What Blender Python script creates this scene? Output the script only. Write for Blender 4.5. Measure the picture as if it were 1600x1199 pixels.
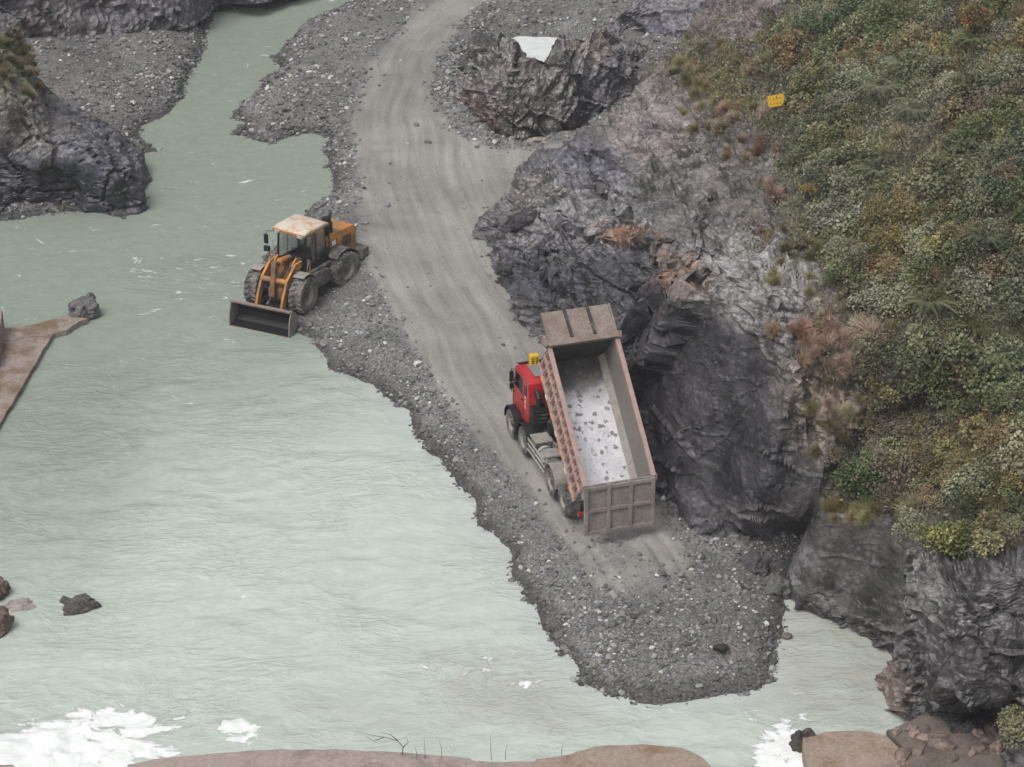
import bpy, bmesh, math, random
import numpy as np
from mathutils import Vector, Matrix, Euler
R = math.radians
scene = bpy.context.scene
for o in list(bpy.data.objects): bpy.data.objects.remove(o)
C = scene.collection
# ------------------------------------------------------------------ camera
CAM_H = 46.6; CAM_TH = R(27.0); CAM_F = 4000.0          # metres above the water, pitch down, focal length in photo pixels (1600 wide)
cd = bpy.data.cameras.new('camera'); cam = bpy.data.objects.new('camera', cd); C.objects.link(cam)
cam.location = (0, 0, CAM_H); cam.rotation_euler = (R(90) - CAM_TH, 0, 0)
cd.sensor_width = 36.0; cd.lens = CAM_F / 1600 * 36.0; cd.clip_start = 1.0; cd.clip_end = 3000
scene.camera = cam
scene.render.resolution_x = 1024; scene.render.resolution_y = 767
# ------------------------------------------------------------------ sky, sun, exposure
SUN_EL, SUN_AZ = R(58), R(215)       # azimuth clockwise from +Y
w = bpy.data.worlds.new('World'); scene.world = w; w.use_nodes = True
nt = w.node_tree; bg = nt.nodes['Background']
sky = nt.nodes.new('ShaderNodeTexSky'); sky.sky_type = 'NISHITA'; sky.sun_disc = False
sky.sun_elevation = SUN_EL; sky.sun_rotation = SUN_AZ; sky.air_density = 1.0; sky.dust_density = 6.0; sky.ozone_density = 0.6
hs = nt.nodes.new('ShaderNodeHueSaturation'); hs.inputs['Saturation'].default_value = 0.30
nt.links.new(sky.outputs[0], hs.inputs['Color']); nt.links.new(hs.outputs[0], bg.inputs[0]); bg.inputs[1].default_value = 0.13
sl = bpy.data.lights.new('sun', 'SUN'); sl.energy = 1.1; sl.angle = R(25); sl.color = (1.0, 0.965, 0.92)
so = bpy.data.objects.new('sun', sl); C.objects.link(so)
sdir = Vector((math.sin(SUN_AZ) * math.cos(SUN_EL), math.cos(SUN_AZ) * math.cos(SUN_EL), math.sin(SUN_EL)))
so.rotation_euler = sdir.to_track_quat('Z', 'Y').to_euler(); so.location = (0, 0, 90)
scene.view_settings.view_transform = 'Standard'; scene.view_settings.look = 'None'
scene.view_settings.exposure = 0.2; scene.view_settings.gamma = 1.0; scene.view_settings.use_curve_mapping = False

rng = np.random.default_rng(7); random.seed(7)
# ------------------------------------------------------------------ pixel <-> world
_ct, _st = math.cos(CAM_TH), math.sin(CAM_TH)
def ray(px, py):
    u = (px - 800.0) / CAM_F; v = (py - 599.5) / CAM_F
    return np.array([u, _ct - v * _st, -_st - v * _ct])
def atz(px, py, z=0.0):
    d = ray(px, py); t = (z - CAM_H) / d[2]; return np.array([d[0] * t, d[1] * t, z])
def aty(px, py, y):
    d = ray(px, py); t = y / d[1]; return np.array([d[0] * t, y, CAM_H + d[2] * t])
def proj(P):
    z = P[..., 1] * _ct - (P[..., 2] - CAM_H) * _st
    up = P[..., 1] * _st + (P[..., 2] - CAM_H) * _ct
    return 800 + CAM_F * P[..., 0] / z, 599.5 - CAM_F * up / z
# ------------------------------------------------------------------ numpy noise
def _h(ix, iy, iz, s):
    n = (ix.astype(np.int64) * 374761393 + iy.astype(np.int64) * 668265263 + iz.astype(np.int64) * 2147483647 + s * 974711) & 0xffffffff
    n = ((n ^ (n >> 13)) * 1274126177) & 0xffffffff
    n = ((n ^ (n >> 16)) * 2246822519) & 0xffffffff
    n = n ^ (n >> 15)
    return (n & 0xffffff) / float(0x1000000)
def vnoise(P, s=0):
    I = np.floor(P).astype(np.int64); f = P - I; f = f * f * f * (f * (f * 6 - 15) + 10)
    r = 0
    for dx in (0, 1):
        for dy in (0, 1):
            for dz in (0, 1):
                wgt = (f[:, 0] if dx else 1 - f[:, 0]) * (f[:, 1] if dy else 1 - f[:, 1]) * (f[:, 2] if dz else 1 - f[:, 2])
                r = r + wgt * _h(I[:, 0] + dx, I[:, 1] + dy, I[:, 2] + dz, s)
    return r * 2 - 1
def fbm(P, octs=4, s=0, gain=0.5):
    a, r, f = 1.0, 0.0, 1.0
    for k in range(octs):
        r = r + a * vnoise(P * f + k * 17.3, s + k); a *= gain; f *= 2.03
    return r
def facet(P, s=0, off=1.0, slope=1.0):
    """broken-rock relief: every Voronoi cell is a tilted plane with its own offset"""
    I = np.floor(P).astype(np.int64); best = np.full(len(P), 1e9); out = np.zeros(len(P))
    for dx in (-1, 0, 1):
        for dy in (-1, 0, 1):
            for dz in (-1, 0, 1):
                J = I + np.array([dx, dy, dz])
                fp = np.stack([J[:, k] + 0.1 + 0.8 * _h(J[:, 0], J[:, 1], J[:, 2], s + 11 * k + 1) for k in range(3)], 1)
                v = P - fp; d = (v * v).sum(1); m = d < best
                best = np.where(m, d, best)
                g = np.stack([_h(J[m, 0], J[m, 1], J[m, 2], s + 50 + k) * 2 - 1 for k in range(3)], 1)
                out[m] = off * (_h(J[m, 0], J[m, 1], J[m, 2], s + 60) * 2 - 1) + slope * (g * v[m]).sum(1)
    return out
def sstep(a, b, x):
    t = np.clip((x - a) / (b - a), 0, 1); return t * t * (3 - 2 * t)
def inside(X, Y, poly):
    poly = np.asarray(poly); r = np.zeros(X.shape, bool); n = len(poly)
    for i in range(n):
        x0, y0 = poly[i][:2]; x1, y1 = poly[(i + 1) % n][:2]
        if y0 == y1: continue
        c = ((y0 > Y) != (y1 > Y)) & (X < (x1 - x0) * (Y - y0) / (y1 - y0) + x0); r ^= c
    return r
def dline(X, Y, pts, closed=False):
    """unsigned distance, signed lateral offset and arc length along a polyline"""
    pts = np.asarray(pts)[:, :2]; n = len(pts); best = np.full(X.shape, 1e9); lat = np.zeros(X.shape); al = np.zeros(X.shape); L = 0
    for i in range(n if closed else n - 1):
        a = pts[i]; b = pts[(i + 1) % n]; e = b - a; l = math.hypot(*e) + 1e-9; e = e / l
        t = (X - a[0]) * e[0] + (Y - a[1]) * e[1]; tc = np.clip(t, 0, l)
        d = np.hypot(X - a[0] - tc * e[0], Y - a[1] - tc * e[1]); m = d < best
        best = np.where(m, d, best)
        lat = np.where(m, np.where((X - a[0]) * e[1] - (Y - a[1]) * e[0] >= 0, d, -d), lat); al = np.where(m, L + tc, al); L += l
    return best, lat, al
def sdf(X, Y, poly):
    d, _, _ = dline(X, Y, poly, True); return np.where(inside(X, Y, poly), d, -d)
def wpoly(px, z=0.0): return [atz(p[0], p[1], z) for p in px]

# ------------------------------------------------------------------ objects
def tag(o, label=None, cat=None, group=None, kind=None):
    if label: o['label'] = label
    if cat: o['category'] = cat
    if group: o['group'] = group
    if kind: o['kind'] = kind
    return o
def link(o, parent=None):
    C.objects.link(o)
    if parent is not None: o.parent = parent
    return o
def empty(name, loc=(0, 0, 0), rz=0.0):
    o = bpy.data.objects.new(name, None); o.empty_display_size = 0.3; o.location = loc; o.rotation_euler = (0, 0, rz); return link(o)
def np_mesh(name, V, Fc, mat, smooth=False, k=4):
    me = bpy.data.meshes.new(name); V = np.asarray(V, np.float32); Fc = np.asarray(Fc, np.int32)
    me.vertices.add(len(V)); me.vertices.foreach_set('co', V.ravel())
    me.loops.add(Fc.size); me.loops.foreach_set('vertex_index', Fc.ravel())
    me.polygons.add(len(Fc)); me.polygons.foreach_set('loop_start', np.arange(0, Fc.size, k, dtype=np.int32))
    me.polygons.foreach_set('use_smooth', np.full(len(Fc), smooth, bool))
    me.update(calc_edges=True)
    if mat: me.materials.append(mat)
    return me
def attr(me, name, val, typ='FLOAT'):
    a = me.attributes.new(name, 'FLOAT_COLOR' if typ == 'COL' else 'FLOAT', 'POINT')
    if typ == 'COL':
        c = np.ones((len(val), 4), np.float32); c[:, :3] = val; a.data.foreach_set('color', c.ravel())
    else: a.data.foreach_set('value', np.asarray(val, np.float32).ravel())
def grid_faces(nu, nv):
    i = np.arange(nu * nv).reshape(nu, nv)
    return np.stack([i[:-1, :-1], i[1:, :-1], i[1:, 1:], i[:-1, 1:]], -1).reshape(-1, 4)

# ------------------------------------------------------------------ materials
class NT:
    def __init__(s, name):
        s.m = bpy.data.materials.new(name); s.m.use_nodes = True; s.t = s.m.node_tree
        s.b = s.t.nodes['Principled BSDF']; s.out = s.t.nodes['Material Output']
        s.pos = s.n('ShaderNodeNewGeometry').outputs['Position']
    def n(s, t, **kw):
        x = s.t.nodes.new(t)
        for k, v in kw.items(): setattr(x, k, v)
        return x
    def put(s, sock, v):
        if hasattr(v, 'is_output') or isinstance(v, bpy.types.NodeSocket): s.t.links.new(v, sock)
        elif isinstance(v, (tuple, list)) and sock.type == 'RGBA': sock.default_value = (*v[:3], 1)
        else: sock.default_value = v
    def noise(s, scale, detail=4, rough=0.55, vec=None, dist=0.0, col=False):
        x = s.n('ShaderNodeTexNoise'); s.put(x.inputs['Vector'], vec if vec is not None else s.pos)
        x.inputs['Scale'].default_value = scale; x.inputs['Detail'].default_value = detail; x.inputs['Roughness'].default_value = rough
        x.inputs['Distortion'].default_value = dist
        return x.outputs['Color' if col else 'Fac']
    def voro(s, scale, vec=None, feat='F1', out='Distance', rnd=1.0):
        x = s.n('ShaderNodeTexVoronoi', feature=feat); s.put(x.inputs['Vector'], vec if vec is not None else s.pos)
        x.inputs['Scale'].default_value = scale; x.inputs['Randomness'].default_value = rnd; return x.outputs[out]
    def map(s, scale=(1, 1, 1), rot=(0, 0, 0), vec=None):
        x = s.n('ShaderNodeMapping'); s.put(x.inputs['Vector'], vec if vec is not None else s.pos)
        x.inputs['Scale'].default_value = scale; x.inputs['Rotation'].default_value = rot; return x.outputs[0]
    def rng(s, v, a, b, c=0.0, d=1.0):
        x = s.n('ShaderNodeMapRange', interpolation_type='SMOOTHSTEP'); s.put(x.inputs[0], v)
        for i, k in enumerate((a, b, c, d)): s.put(x.inputs[1 + i], k)
        return x.outputs[0]
    def math(s, op, a, b=0.0):
        x = s.n('ShaderNodeMath', operation=op); s.put(x.inputs[0], a); s.put(x.inputs[1], b); return x.outputs[0]
    def mix(s, f, a, b, mode='MIX'):
        x = s.n('ShaderNodeMix', data_type='RGBA', blend_type=mode); s.put(x.inputs[0], f); s.put(x.inputs[6], a); s.put(x.inputs[7], b); return x.outputs[2]
    def mul(s, col, f):
        x = s.n('ShaderNodeVectorMath', operation='SCALE'); s.put(x.inputs[0], col); s.put(x.inputs[3], f); return x.outputs[0]
    def at(s, name, col=False):
        x = s.n('ShaderNodeAttribute', attribute_name=name); return x.outputs['Color' if col else 'Fac']
    def bump(s, h, strength=0.5, dist=0.05, nrm=None):
        x = s.n('ShaderNodeBump'); s.put(x.inputs['Height'], h); x.inputs['Strength'].default_value = strength; x.inputs['Distance'].default_value = dist
        if nrm is not None: s.put(x.inputs['Normal'], nrm)
        return x.outputs[0]
    def set(s, **kw):
        for k, v in kw.items(): s.put(s.b.inputs[k.replace('_', ' ')], v)
        return s.m
def objpos(T):
    return T.n('ShaderNodeTexCoord').outputs['Object']
def paint(name, col, dirt=(0.20, 0.185, 0.165), amount=0.35, rough=0.55, metal=0.0, scale=3.0, spec=0.4):
    """worn paint or metal with dried mud on it"""
    T = NT(name); o = objpos(T)
    n = T.noise(scale, 6, 0.65, o); n2 = T.noise(scale * 7, 4, 0.6, o)
    f = T.rng(T.math('ADD', T.math('MULTIPLY', n, 0.75), T.math('MULTIPLY', n2, 0.25)), 0.62 - amount * 0.45, 0.80 - amount * 0.35)
    c = T.mul(col if False else T.mix(0.0, col, col), T.rng(n2, 0.2, 0.8, 0.82, 1.12))
    c = T.mix(f, c, T.mul(T.mix(0.0, dirt, dirt), T.rng(n2, 0.2, 0.8, 0.8, 1.2)))
    return T.set(Base_Color=c, Roughness=T.rng(f, 0, 1, rough, 0.9), Metallic=metal, Specular_IOR_Level=spec, Normal=T.bump(n2, 0.12, 0.02))
def rock_mat(name, bed=(0.5, 0.75, 0.3), light=0.35, bump=0.36, wet=0.0):
    T = NT(name); tint = T.at('tint', True); rough_ = T.math('SUBTRACT', 1.0, T.math('MULTIPLY', T.at('calm'), 0.75))
    warp = T.noise(0.35, 3, 0.5, col=True)
    wv = T.n('ShaderNodeVectorMath', operation='MULTIPLY_ADD'); T.put(wv.inputs[0], warp); wv.inputs[1].default_value = (1.3, 1.3, 1.3); T.put(wv.inputs[2], T.pos)
    sv = T.map((0.9, 0.9, 4.2), bed, wv.outputs[0])
    st = T.noise(1.1, 9, 0.68, sv); n1 = T.noise(0.7, 9, 0.6); n2 = T.noise(5.0, 8, 0.72); n3 = T.noise(15, 5, 0.7)
    cell = T.voro(3.4, T.map((1, 1, 2.0), bed, wv.outputs[0]), out='Color'); sep = T.n('ShaderNodeSeparateColor'); T.put(sep.inputs[0], cell)
    crk = T.rng(T.voro(1.3, T.map((1, 1, 2.4), bed, wv.outputs[0]), feat='DISTANCE_TO_EDGE'), 0.0, 0.05)
    c = T.mul(tint, T.rng(n1, 0.3, 0.7, 0.45, 1.5))
    c = T.mul(c, T.rng(sep.outputs[0], 0, 1, 0.82, 1.2)); c = T.mul(c, T.rng(st, 0.3, 0.7, 0.78, 1.25))
    vein = T.math('MULTIPLY', T.rng(st, 0.53, 0.66), T.rng(n2, 0.45, 0.60))
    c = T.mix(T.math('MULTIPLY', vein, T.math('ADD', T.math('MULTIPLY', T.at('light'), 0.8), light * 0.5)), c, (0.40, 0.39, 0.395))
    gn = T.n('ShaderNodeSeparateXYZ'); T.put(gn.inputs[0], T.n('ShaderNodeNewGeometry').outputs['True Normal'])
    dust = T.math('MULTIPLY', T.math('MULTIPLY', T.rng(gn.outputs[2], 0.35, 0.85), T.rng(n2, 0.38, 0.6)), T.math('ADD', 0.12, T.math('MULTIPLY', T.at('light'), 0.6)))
    c = T.mix(dust, c, (0.27, 0.262, 0.258))
    c = T.mul(c, T.rng(n2, 0.3, 0.7, 0.66, 1.38)); c = T.mul(c, T.rng(n3, 0.3, 0.7, 0.78, 1.25)); c = T.mul(c, T.rng(crk, 0, 1, 0.6, 1.0))
    h = T.math('ADD', T.math('MULTIPLY', T.math('ADD', T.math('MULTIPLY', st, 0.30), T.math('ADD', T.math('MULTIPLY', sep.outputs[1], 0.12), T.math('MULTIPLY', crk, 0.2))), rough_), T.math('ADD', T.math('MULTIPLY', n2, 0.28), T.math('MULTIPLY', n3, 0.08)))
    return T.set(Base_Color=c, Roughness=T.rng(n1, 0.3, 0.7, 0.38, 0.72), Specular_IOR_Level=0.45, Normal=T.bump(h, bump, 0.2))
def stone_mat(name):
    T = NT(name); o = T.pos
    c = T.mul(T.at('Col', True), T.rng(T.noise(14, 4, 0.6), 0.25, 0.75, 0.7, 1.3))
    return T.set(Base_Color=c, Roughness=0.8, Specular_IOR_Level=0.3, Normal=T.bump(T.noise(20, 4), 0.3, 0.03))
def leaf_mat(name, transl=0.25):
    T = NT(name); oi = T.n('ShaderNodeObjectInfo')
    hsv = T.n('ShaderNodeHueSaturation'); T.put(hsv.inputs['Color'], T.at('Col', True))
    T.put(hsv.inputs['Hue'], T.rng(oi.outputs['Random'], 0, 1, 0.45, 0.50)); T.put(hsv.inputs['Value'], T.rng(T.noise(0.45, 4), 0.3, 0.7, 0.72, 1.42))
    T.put(hsv.inputs['Saturation'], T.rng(T.noise(0.3, 2), 0.3, 0.7, 0.75, 1.05))
    T.set(Base_Color=hsv.outputs[0], Roughness=0.48, Specular_IOR_Level=0.45)
    tr = T.n('ShaderNodeBsdfTranslucent'); T.put(tr.inputs[0], hsv.outputs[0])
    mx = T.n('ShaderNodeMixShader'); mx.inputs[0].default_value = transl
    T.t.links.new(T.b.outputs[0], mx.inputs[1]); T.t.links.new(tr.outputs[0], mx.inputs[2]); T.t.links.new(mx.outputs[0], T.out.inputs[0])
    return T.m
def ground_mat(name, road):
    T = NT(name)
    rd = T.at('road')
    cv = T.n('ShaderNodeCombineXYZ'); T.put(cv.inputs[0], T.math('MULTIPLY', T.at('lat'), 3.2)); T.put(cv.inputs[1], T.math('MULTIPLY', T.at('along'), 0.16))
    streak = T.noise(1.0, 7, 0.62, cv.outputs[0]); big = T.noise(0.28, 5, 0.55); fine = T.noise(9, 6, 0.7); grit = T.voro(16, out='Color')
    sg = T.n('ShaderNodeSeparateColor'); T.put(sg.inputs[0], grit)
    rc = T.mix(T.rng(streak, 0.3, 0.7), (0.225, 0.215, 0.201), (0.288, 0.277, 0.260))
    rc = T.mul(rc, T.rng(big, 0.3, 0.7, 0.84, 1.14)); rc = T.mul(rc, T.rng(fine, 0.2, 0.8, 0.80, 1.2))
    gc = T.mix(T.rng(big, 0.3, 0.7), (0.125, 0.122, 0.122), (0.200, 0.194, 0.188))
    gc = T.mul(gc, T.rng(sg.outputs[0], 0, 1, 0.65, 1.4)); gc = T.mul(gc, T.rng(fine, 0.2, 0.8, 0.7, 1.3))
    gc = T.mul(gc, T.rng(T.at('wet'), 0, 1, 1.0, 0.5))
    f = T.rng(T.math('ADD', rd, T.math('MULTIPLY', T.math('SUBTRACT', T.noise(1.3, 7, 0.7), 0.5), 1.3)), 0.2, 0.8)
    c = T.mix(f, gc, rc)
    h = T.math('ADD', T.math('MULTIPLY', T.math('ADD', T.math('MULTIPLY', streak, 0.9), T.math('MULTIPLY', fine, 0.35)), f),
               T.math('MULTIPLY', T.math('ADD', sg.outputs[0], fine), T.math('SUBTRACT', 1.0, f)))
    return T.set(Base_Color=c, Roughness=0.9, Specular_IOR_Level=0.2, Normal=T.bump(h, 0.55, 0.07))
def water_mat(name, deep, pale, foamy=True, rough=0.10):
    T = NT(name)
    wv = T.noise(0.25, 3, 0.5, col=True)
    wm = T.n('ShaderNodeVectorMath', operation='MULTIPLY_ADD'); T.put(wm.inputs[0], wv); wm.inputs[1].default_value = (2.2, 2.2, 0); T.put(wm.inputs[2], T.pos)
    rip = T.math('ADD', T.math('MULTIPLY', T.noise(1.0, 5, 0.6, T.map((1.0, 2.1, 1), (0, 0, R(-8)), wm.outputs[0]), 0.3), .5), T.math('MULTIPLY', T.noise(1.0, 4, 0.55, T.map((2.6, 4.8, 1), (0, 0, R(-12)), wm.outputs[0]), 0.4), .5))
    big = T.noise(0.16, 4, 0.55)
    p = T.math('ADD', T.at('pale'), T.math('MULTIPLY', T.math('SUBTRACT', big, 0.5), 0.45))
    c = T.mix(T.rng(p, 0.0, 1.0), deep, pale)  # dark mountain and bright sky reflections painted into the base colour
    c = T.mul(c, T.rng(rip, 0.35, 0.65, 0.92, 1.07))
    mud = T.at('mud'); c = T.mix(T.math('MULTIPLY', mud, T.rng(T.noise(0.5, 5), 0.3, 0.6, 0.3, 1.0)), c, (0.37, 0.372, 0.335))
    c = T.mix(T.math('MULTIPLY', T.at('shore'), .55), c, (0.43, 0.455, 0.455))
    h = T.math('MULTIPLY', rip, T.math('MULTIPLY', T.rng(T.at('chop'), 0, 1, 0.05, 1.0), T.rng(T.noise(.22, 3, .6, wm.outputs[0]), .35, .62, .25, 1.25)))
    rg = rough
    if foamy:
        fn = T.noise(1.1, 12, 0.68, T.map((1.0, 1.5, 1), vec=wm.outputs[0]), 0.6)
        ff = T.rng(T.math('ADD', T.at('foam'), T.math('MULTIPLY', T.math('SUBTRACT', fn, 0.5), 3.2)), 0.40, 0.72)
        c = T.mix(T.math('MULTIPLY', ff, T.rng(T.noise(2.6, 8, .7, wm.outputs[0]), .3, .6, .55, 1.0)), c, (0.82, 0.84, 0.84)); rg = T.rng(ff, 0, 1, rough, 0.7)
        h = T.math('MULTIPLY', h, T.rng(ff, 0, 1, 1.0, 0.4))
    return T.set(Base_Color=c, Roughness=rg, IOR=1.33, Specular_IOR_Level=0.5, Normal=T.bump(h, 0.7, 0.2))
def concrete_mat(name, col, stain, amt=0.5):
    T = NT(name)
    n = T.noise(0.8, 8, 0.65); n2 = T.noise(7, 6, 0.7)
    c = T.mix(T.rng(n, 0.62 - amt * 0.3, 0.75 - amt * 0.15), col, stain); c = T.mul(c, T.rng(n2, 0.25, 0.75, 0.75, 1.25))
    return T.set(Base_Color=c, Roughness=0.88, Specular_IOR_Level=0.25, Normal=T.bump(T.math('ADD', n, n2), 0.4, 0.05))
M = {}
M['rock'] = rock_mat('slate_rock'); M['rock_far'] = rock_mat('far_rock', (0.2, 1.1, 0.4), 0.4); M['rock_out'] = rock_mat('outcrop_rock', (0.3, -1.0, 0.5), 0.7, 0.45)
M['ground'] = ground_mat('gravel', False); M['road'] = ground_mat('packed_mud', True); M['stone'] = stone_mat('loose_stone'); M['leaf'] = leaf_mat('leaves'); M['dry'] = leaf_mat('dry_grass', 0.15)
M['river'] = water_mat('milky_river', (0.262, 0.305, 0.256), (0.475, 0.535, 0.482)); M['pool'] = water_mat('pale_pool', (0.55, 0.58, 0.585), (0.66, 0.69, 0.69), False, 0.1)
M['conc'] = concrete_mat('weathered_concrete', (0.33, 0.27, 0.245), (0.23, 0.19, 0.175)); M['conc_dirt'] = concrete_mat('dirty_concrete', (0.29, 0.245, 0.225), (0.17, 0.12, 0.08), 0.8); M['conc_tan'] = concrete_mat('tan_concrete', (0.30, 0.238, 0.195), (0.21, 0.145, 0.10), 0.45)

M['rubble'] = concrete_mat('brown_rubble', (0.165, 0.135, 0.122), (0.105, 0.082, 0.07), 0.6)
# ------------------------------------------------------------------ lofted rock faces
def cr(K, t, k=0.38):
    n = K.shape[0]; i = np.clip(np.floor(t).astype(int), 0, n - 2); f = (t - i).reshape((-1,) + (1,) * (K.ndim - 1))
    p0 = K[np.clip(i - 1, 0, n - 1)]; p1 = K[i]; p2 = K[i + 1]; p3 = K[np.clip(i + 2, 0, n - 1)]
    m1 = k * (p2 - p0); m2 = k * (p3 - p1)
    if k == 0: return p1 * (1 - f) + p2 * f
    return (2 * f**3 - 3 * f**2 + 1) * p1 + (f**3 - 2 * f**2 + f) * m1 + (-2 * f**3 + 3 * f**2) * p2 + (f**3 - f**2) * m2
def tsamp(K, ax, step, smax=None):
    """parameter values so that samples are about `step` apart"""
    d = np.linalg.norm(np.diff(K, axis=ax), axis=2); L = np.percentile(d, 75, axis=1 - ax); out = []
    for k, l in enumerate(L):
        n = max(2, int(l / step)); out.append(k + np.arange(n) / n)
    return np.append(np.concatenate(out), K.shape[ax] - 1)
def controls(cols):
    K = []
    for c in cols:
        fx, fy, fz = c[0]; f = atz(fx, fy, fz); row = [f]
        for p in c[1]:
            if p[0] == 'g': row.append(np.array([f[0] + p[1], f[1] + p[2], p[3]]))
            else: row.append(aty(p[0], p[1], f[1] + (p[2] if len(p) > 2 else 0.0)))
        K.append(row)
    return np.array(K)
def loft(cols, step, k=0.38):
    K = controls(cols); tu = tsamp(K, 0, step); tv = tsamp(K, 1, step)
    A = cr(K, tu, k); A = cr(A.transpose(1, 0, 2), tv, k).transpose(1, 0, 2)
    U, V = np.meshgrid(tu, tv, indexing='ij'); return A, U, V
def normals(A):
    du = np.gradient(A, axis=0); dv = np.gradient(A, axis=1); N = np.cross(dv, du); N /= np.linalg.norm(N, axis=2, keepdims=True) + 1e-9; return N
def ell(px, py, cx, cy, rx, ry, rot=0.0, soft=0.5):
    c, s = math.cos(R(rot)), math.sin(R(rot)); x = px - cx; y = py - cy
    d = np.sqrt(((x * c + y * s) / rx)**2 + ((-x * s + y * c) / ry)**2); return 1 - sstep(1 - soft, 1 + soft, d)
def tri(a, b, seed):
    """faceted relief: random heights on a triangle lattice, flat in between"""
    sk = (a + b) * 0.3660254; u = a + sk; v = b + sk; i = np.floor(u).astype(np.int64); j = np.floor(v).astype(np.int64); p = u - i; q = v - j; z = np.zeros_like(i)
    h = lambda di, dj: _h(i + di, j + dj, z, seed) * 2 - 1
    h00, h10, h01, h11 = h(0, 0), h(1, 0), h(0, 1), h(1, 1)
    return np.where(p > q, h00 * (1 - p) + h10 * (p - q) + h11 * q, h00 * (1 - q) + h01 * (q - p) + h11 * p)
def cracks3(P, seed):
    """distance to the nearest joint between Voronoi blocks"""
    I = np.floor(P).astype(np.int64); f1 = np.full(len(P), 9.0); f2 = f1.copy()
    for dx in (-1, 0, 1):
        for dy in (-1, 0, 1):
            for dz in (-1, 0, 1):
                J = I + np.array([dx, dy, dz]); d = np.sqrt(sum((P[:, k] - J[:, k] - .1 - .8 * _h(J[:, 0], J[:, 1], J[:, 2], seed + 7 * k))**2 for k in range(3)))
                f2 = np.where(d < f1, f1, np.minimum(f2, d)); f1 = np.minimum(f1, d)
    return f2 - f1
def rockify(A, amp=1.0, seed=0, bed=(0.45, 0.35, 0.82), keep=None, rot=35.0, fine=1.0):
    N = normals(A); nu, nv, _ = A.shape; P = A.reshape(-1, 3); n = np.array(bed) / np.linalg.norm(bed)
    su = np.concatenate([[0], np.cumsum(np.median(np.linalg.norm(np.diff(A, axis=0), axis=2), axis=1))]); sv = np.concatenate([[0], np.cumsum(np.median(np.linalg.norm(np.diff(A, axis=1), axis=2), axis=0))])
    a, b = np.meshgrid(su, sv, indexing='ij'); a = a.ravel(); b = b.ravel()
    a = a + .45 * vnoise(P * .5, seed + 70) + .12 * vnoise(P * 1.7, seed + 71); b = b + .45 * vnoise(P * .5, seed + 72) + .12 * vnoise(P * 1.7, seed + 73)
    c_, s_ = math.cos(R(rot)), math.sin(R(rot)); x = a * c_ + b * s_; y = -a * s_ + b * c_
    eu = np.linalg.norm(np.gradient(A, axis=0), axis=2).ravel(); ev = np.linalg.norm(np.gradient(A, axis=1), axis=2).ravel(); fine = fine * (1 - sstep(1.5, 2.4, np.maximum(eu / np.median(eu), ev / np.median(ev))))
    d = .62 * tri(x / 2.1, y / 3.4, seed + 1) + .27 * tri(x / .85 + .3, y / 1.5, seed + 2) + .11 * tri(x / .36, y / .58, seed + 3) * fine + .045 * tri(x / .17, y / .22, seed + 4) * fine
    Wp = P + .4 * np.stack([vnoise(P * .6, seed + 5 + k) for k in range(3)], 1); t = Wp @ n; Q = (Wp + np.outer(t, n) * .8) * .36
    e = cracks3(Q, seed + 30); d -= .30 * (1 - sstep(0, .07, e)); e2 = cracks3(Q * 2.6, seed + 40); d -= .09 * fine * (1 - sstep(0, .09, e2))
    d += .012 * fbm(P * 5, 2, seed + 6)
    if keep is not None: d = d * keep.reshape(-1)
    return A + N * (amp * d).reshape(nu, nv, 1)
def rock_object(name, A, tint, light, mat, calm=None):
    nu, nv, _ = A.shape; me = np_mesh(name, A.reshape(-1, 3), grid_faces(nu, nv), mat)
    attr(me, 'tint', tint.reshape(-1, 3), 'COL'); attr(me, 'light', light.reshape(-1)); attr(me, 'calm', np.zeros(A.shape[0] * A.shape[1]) if calm is None else calm.reshape(-1)); return me

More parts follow.
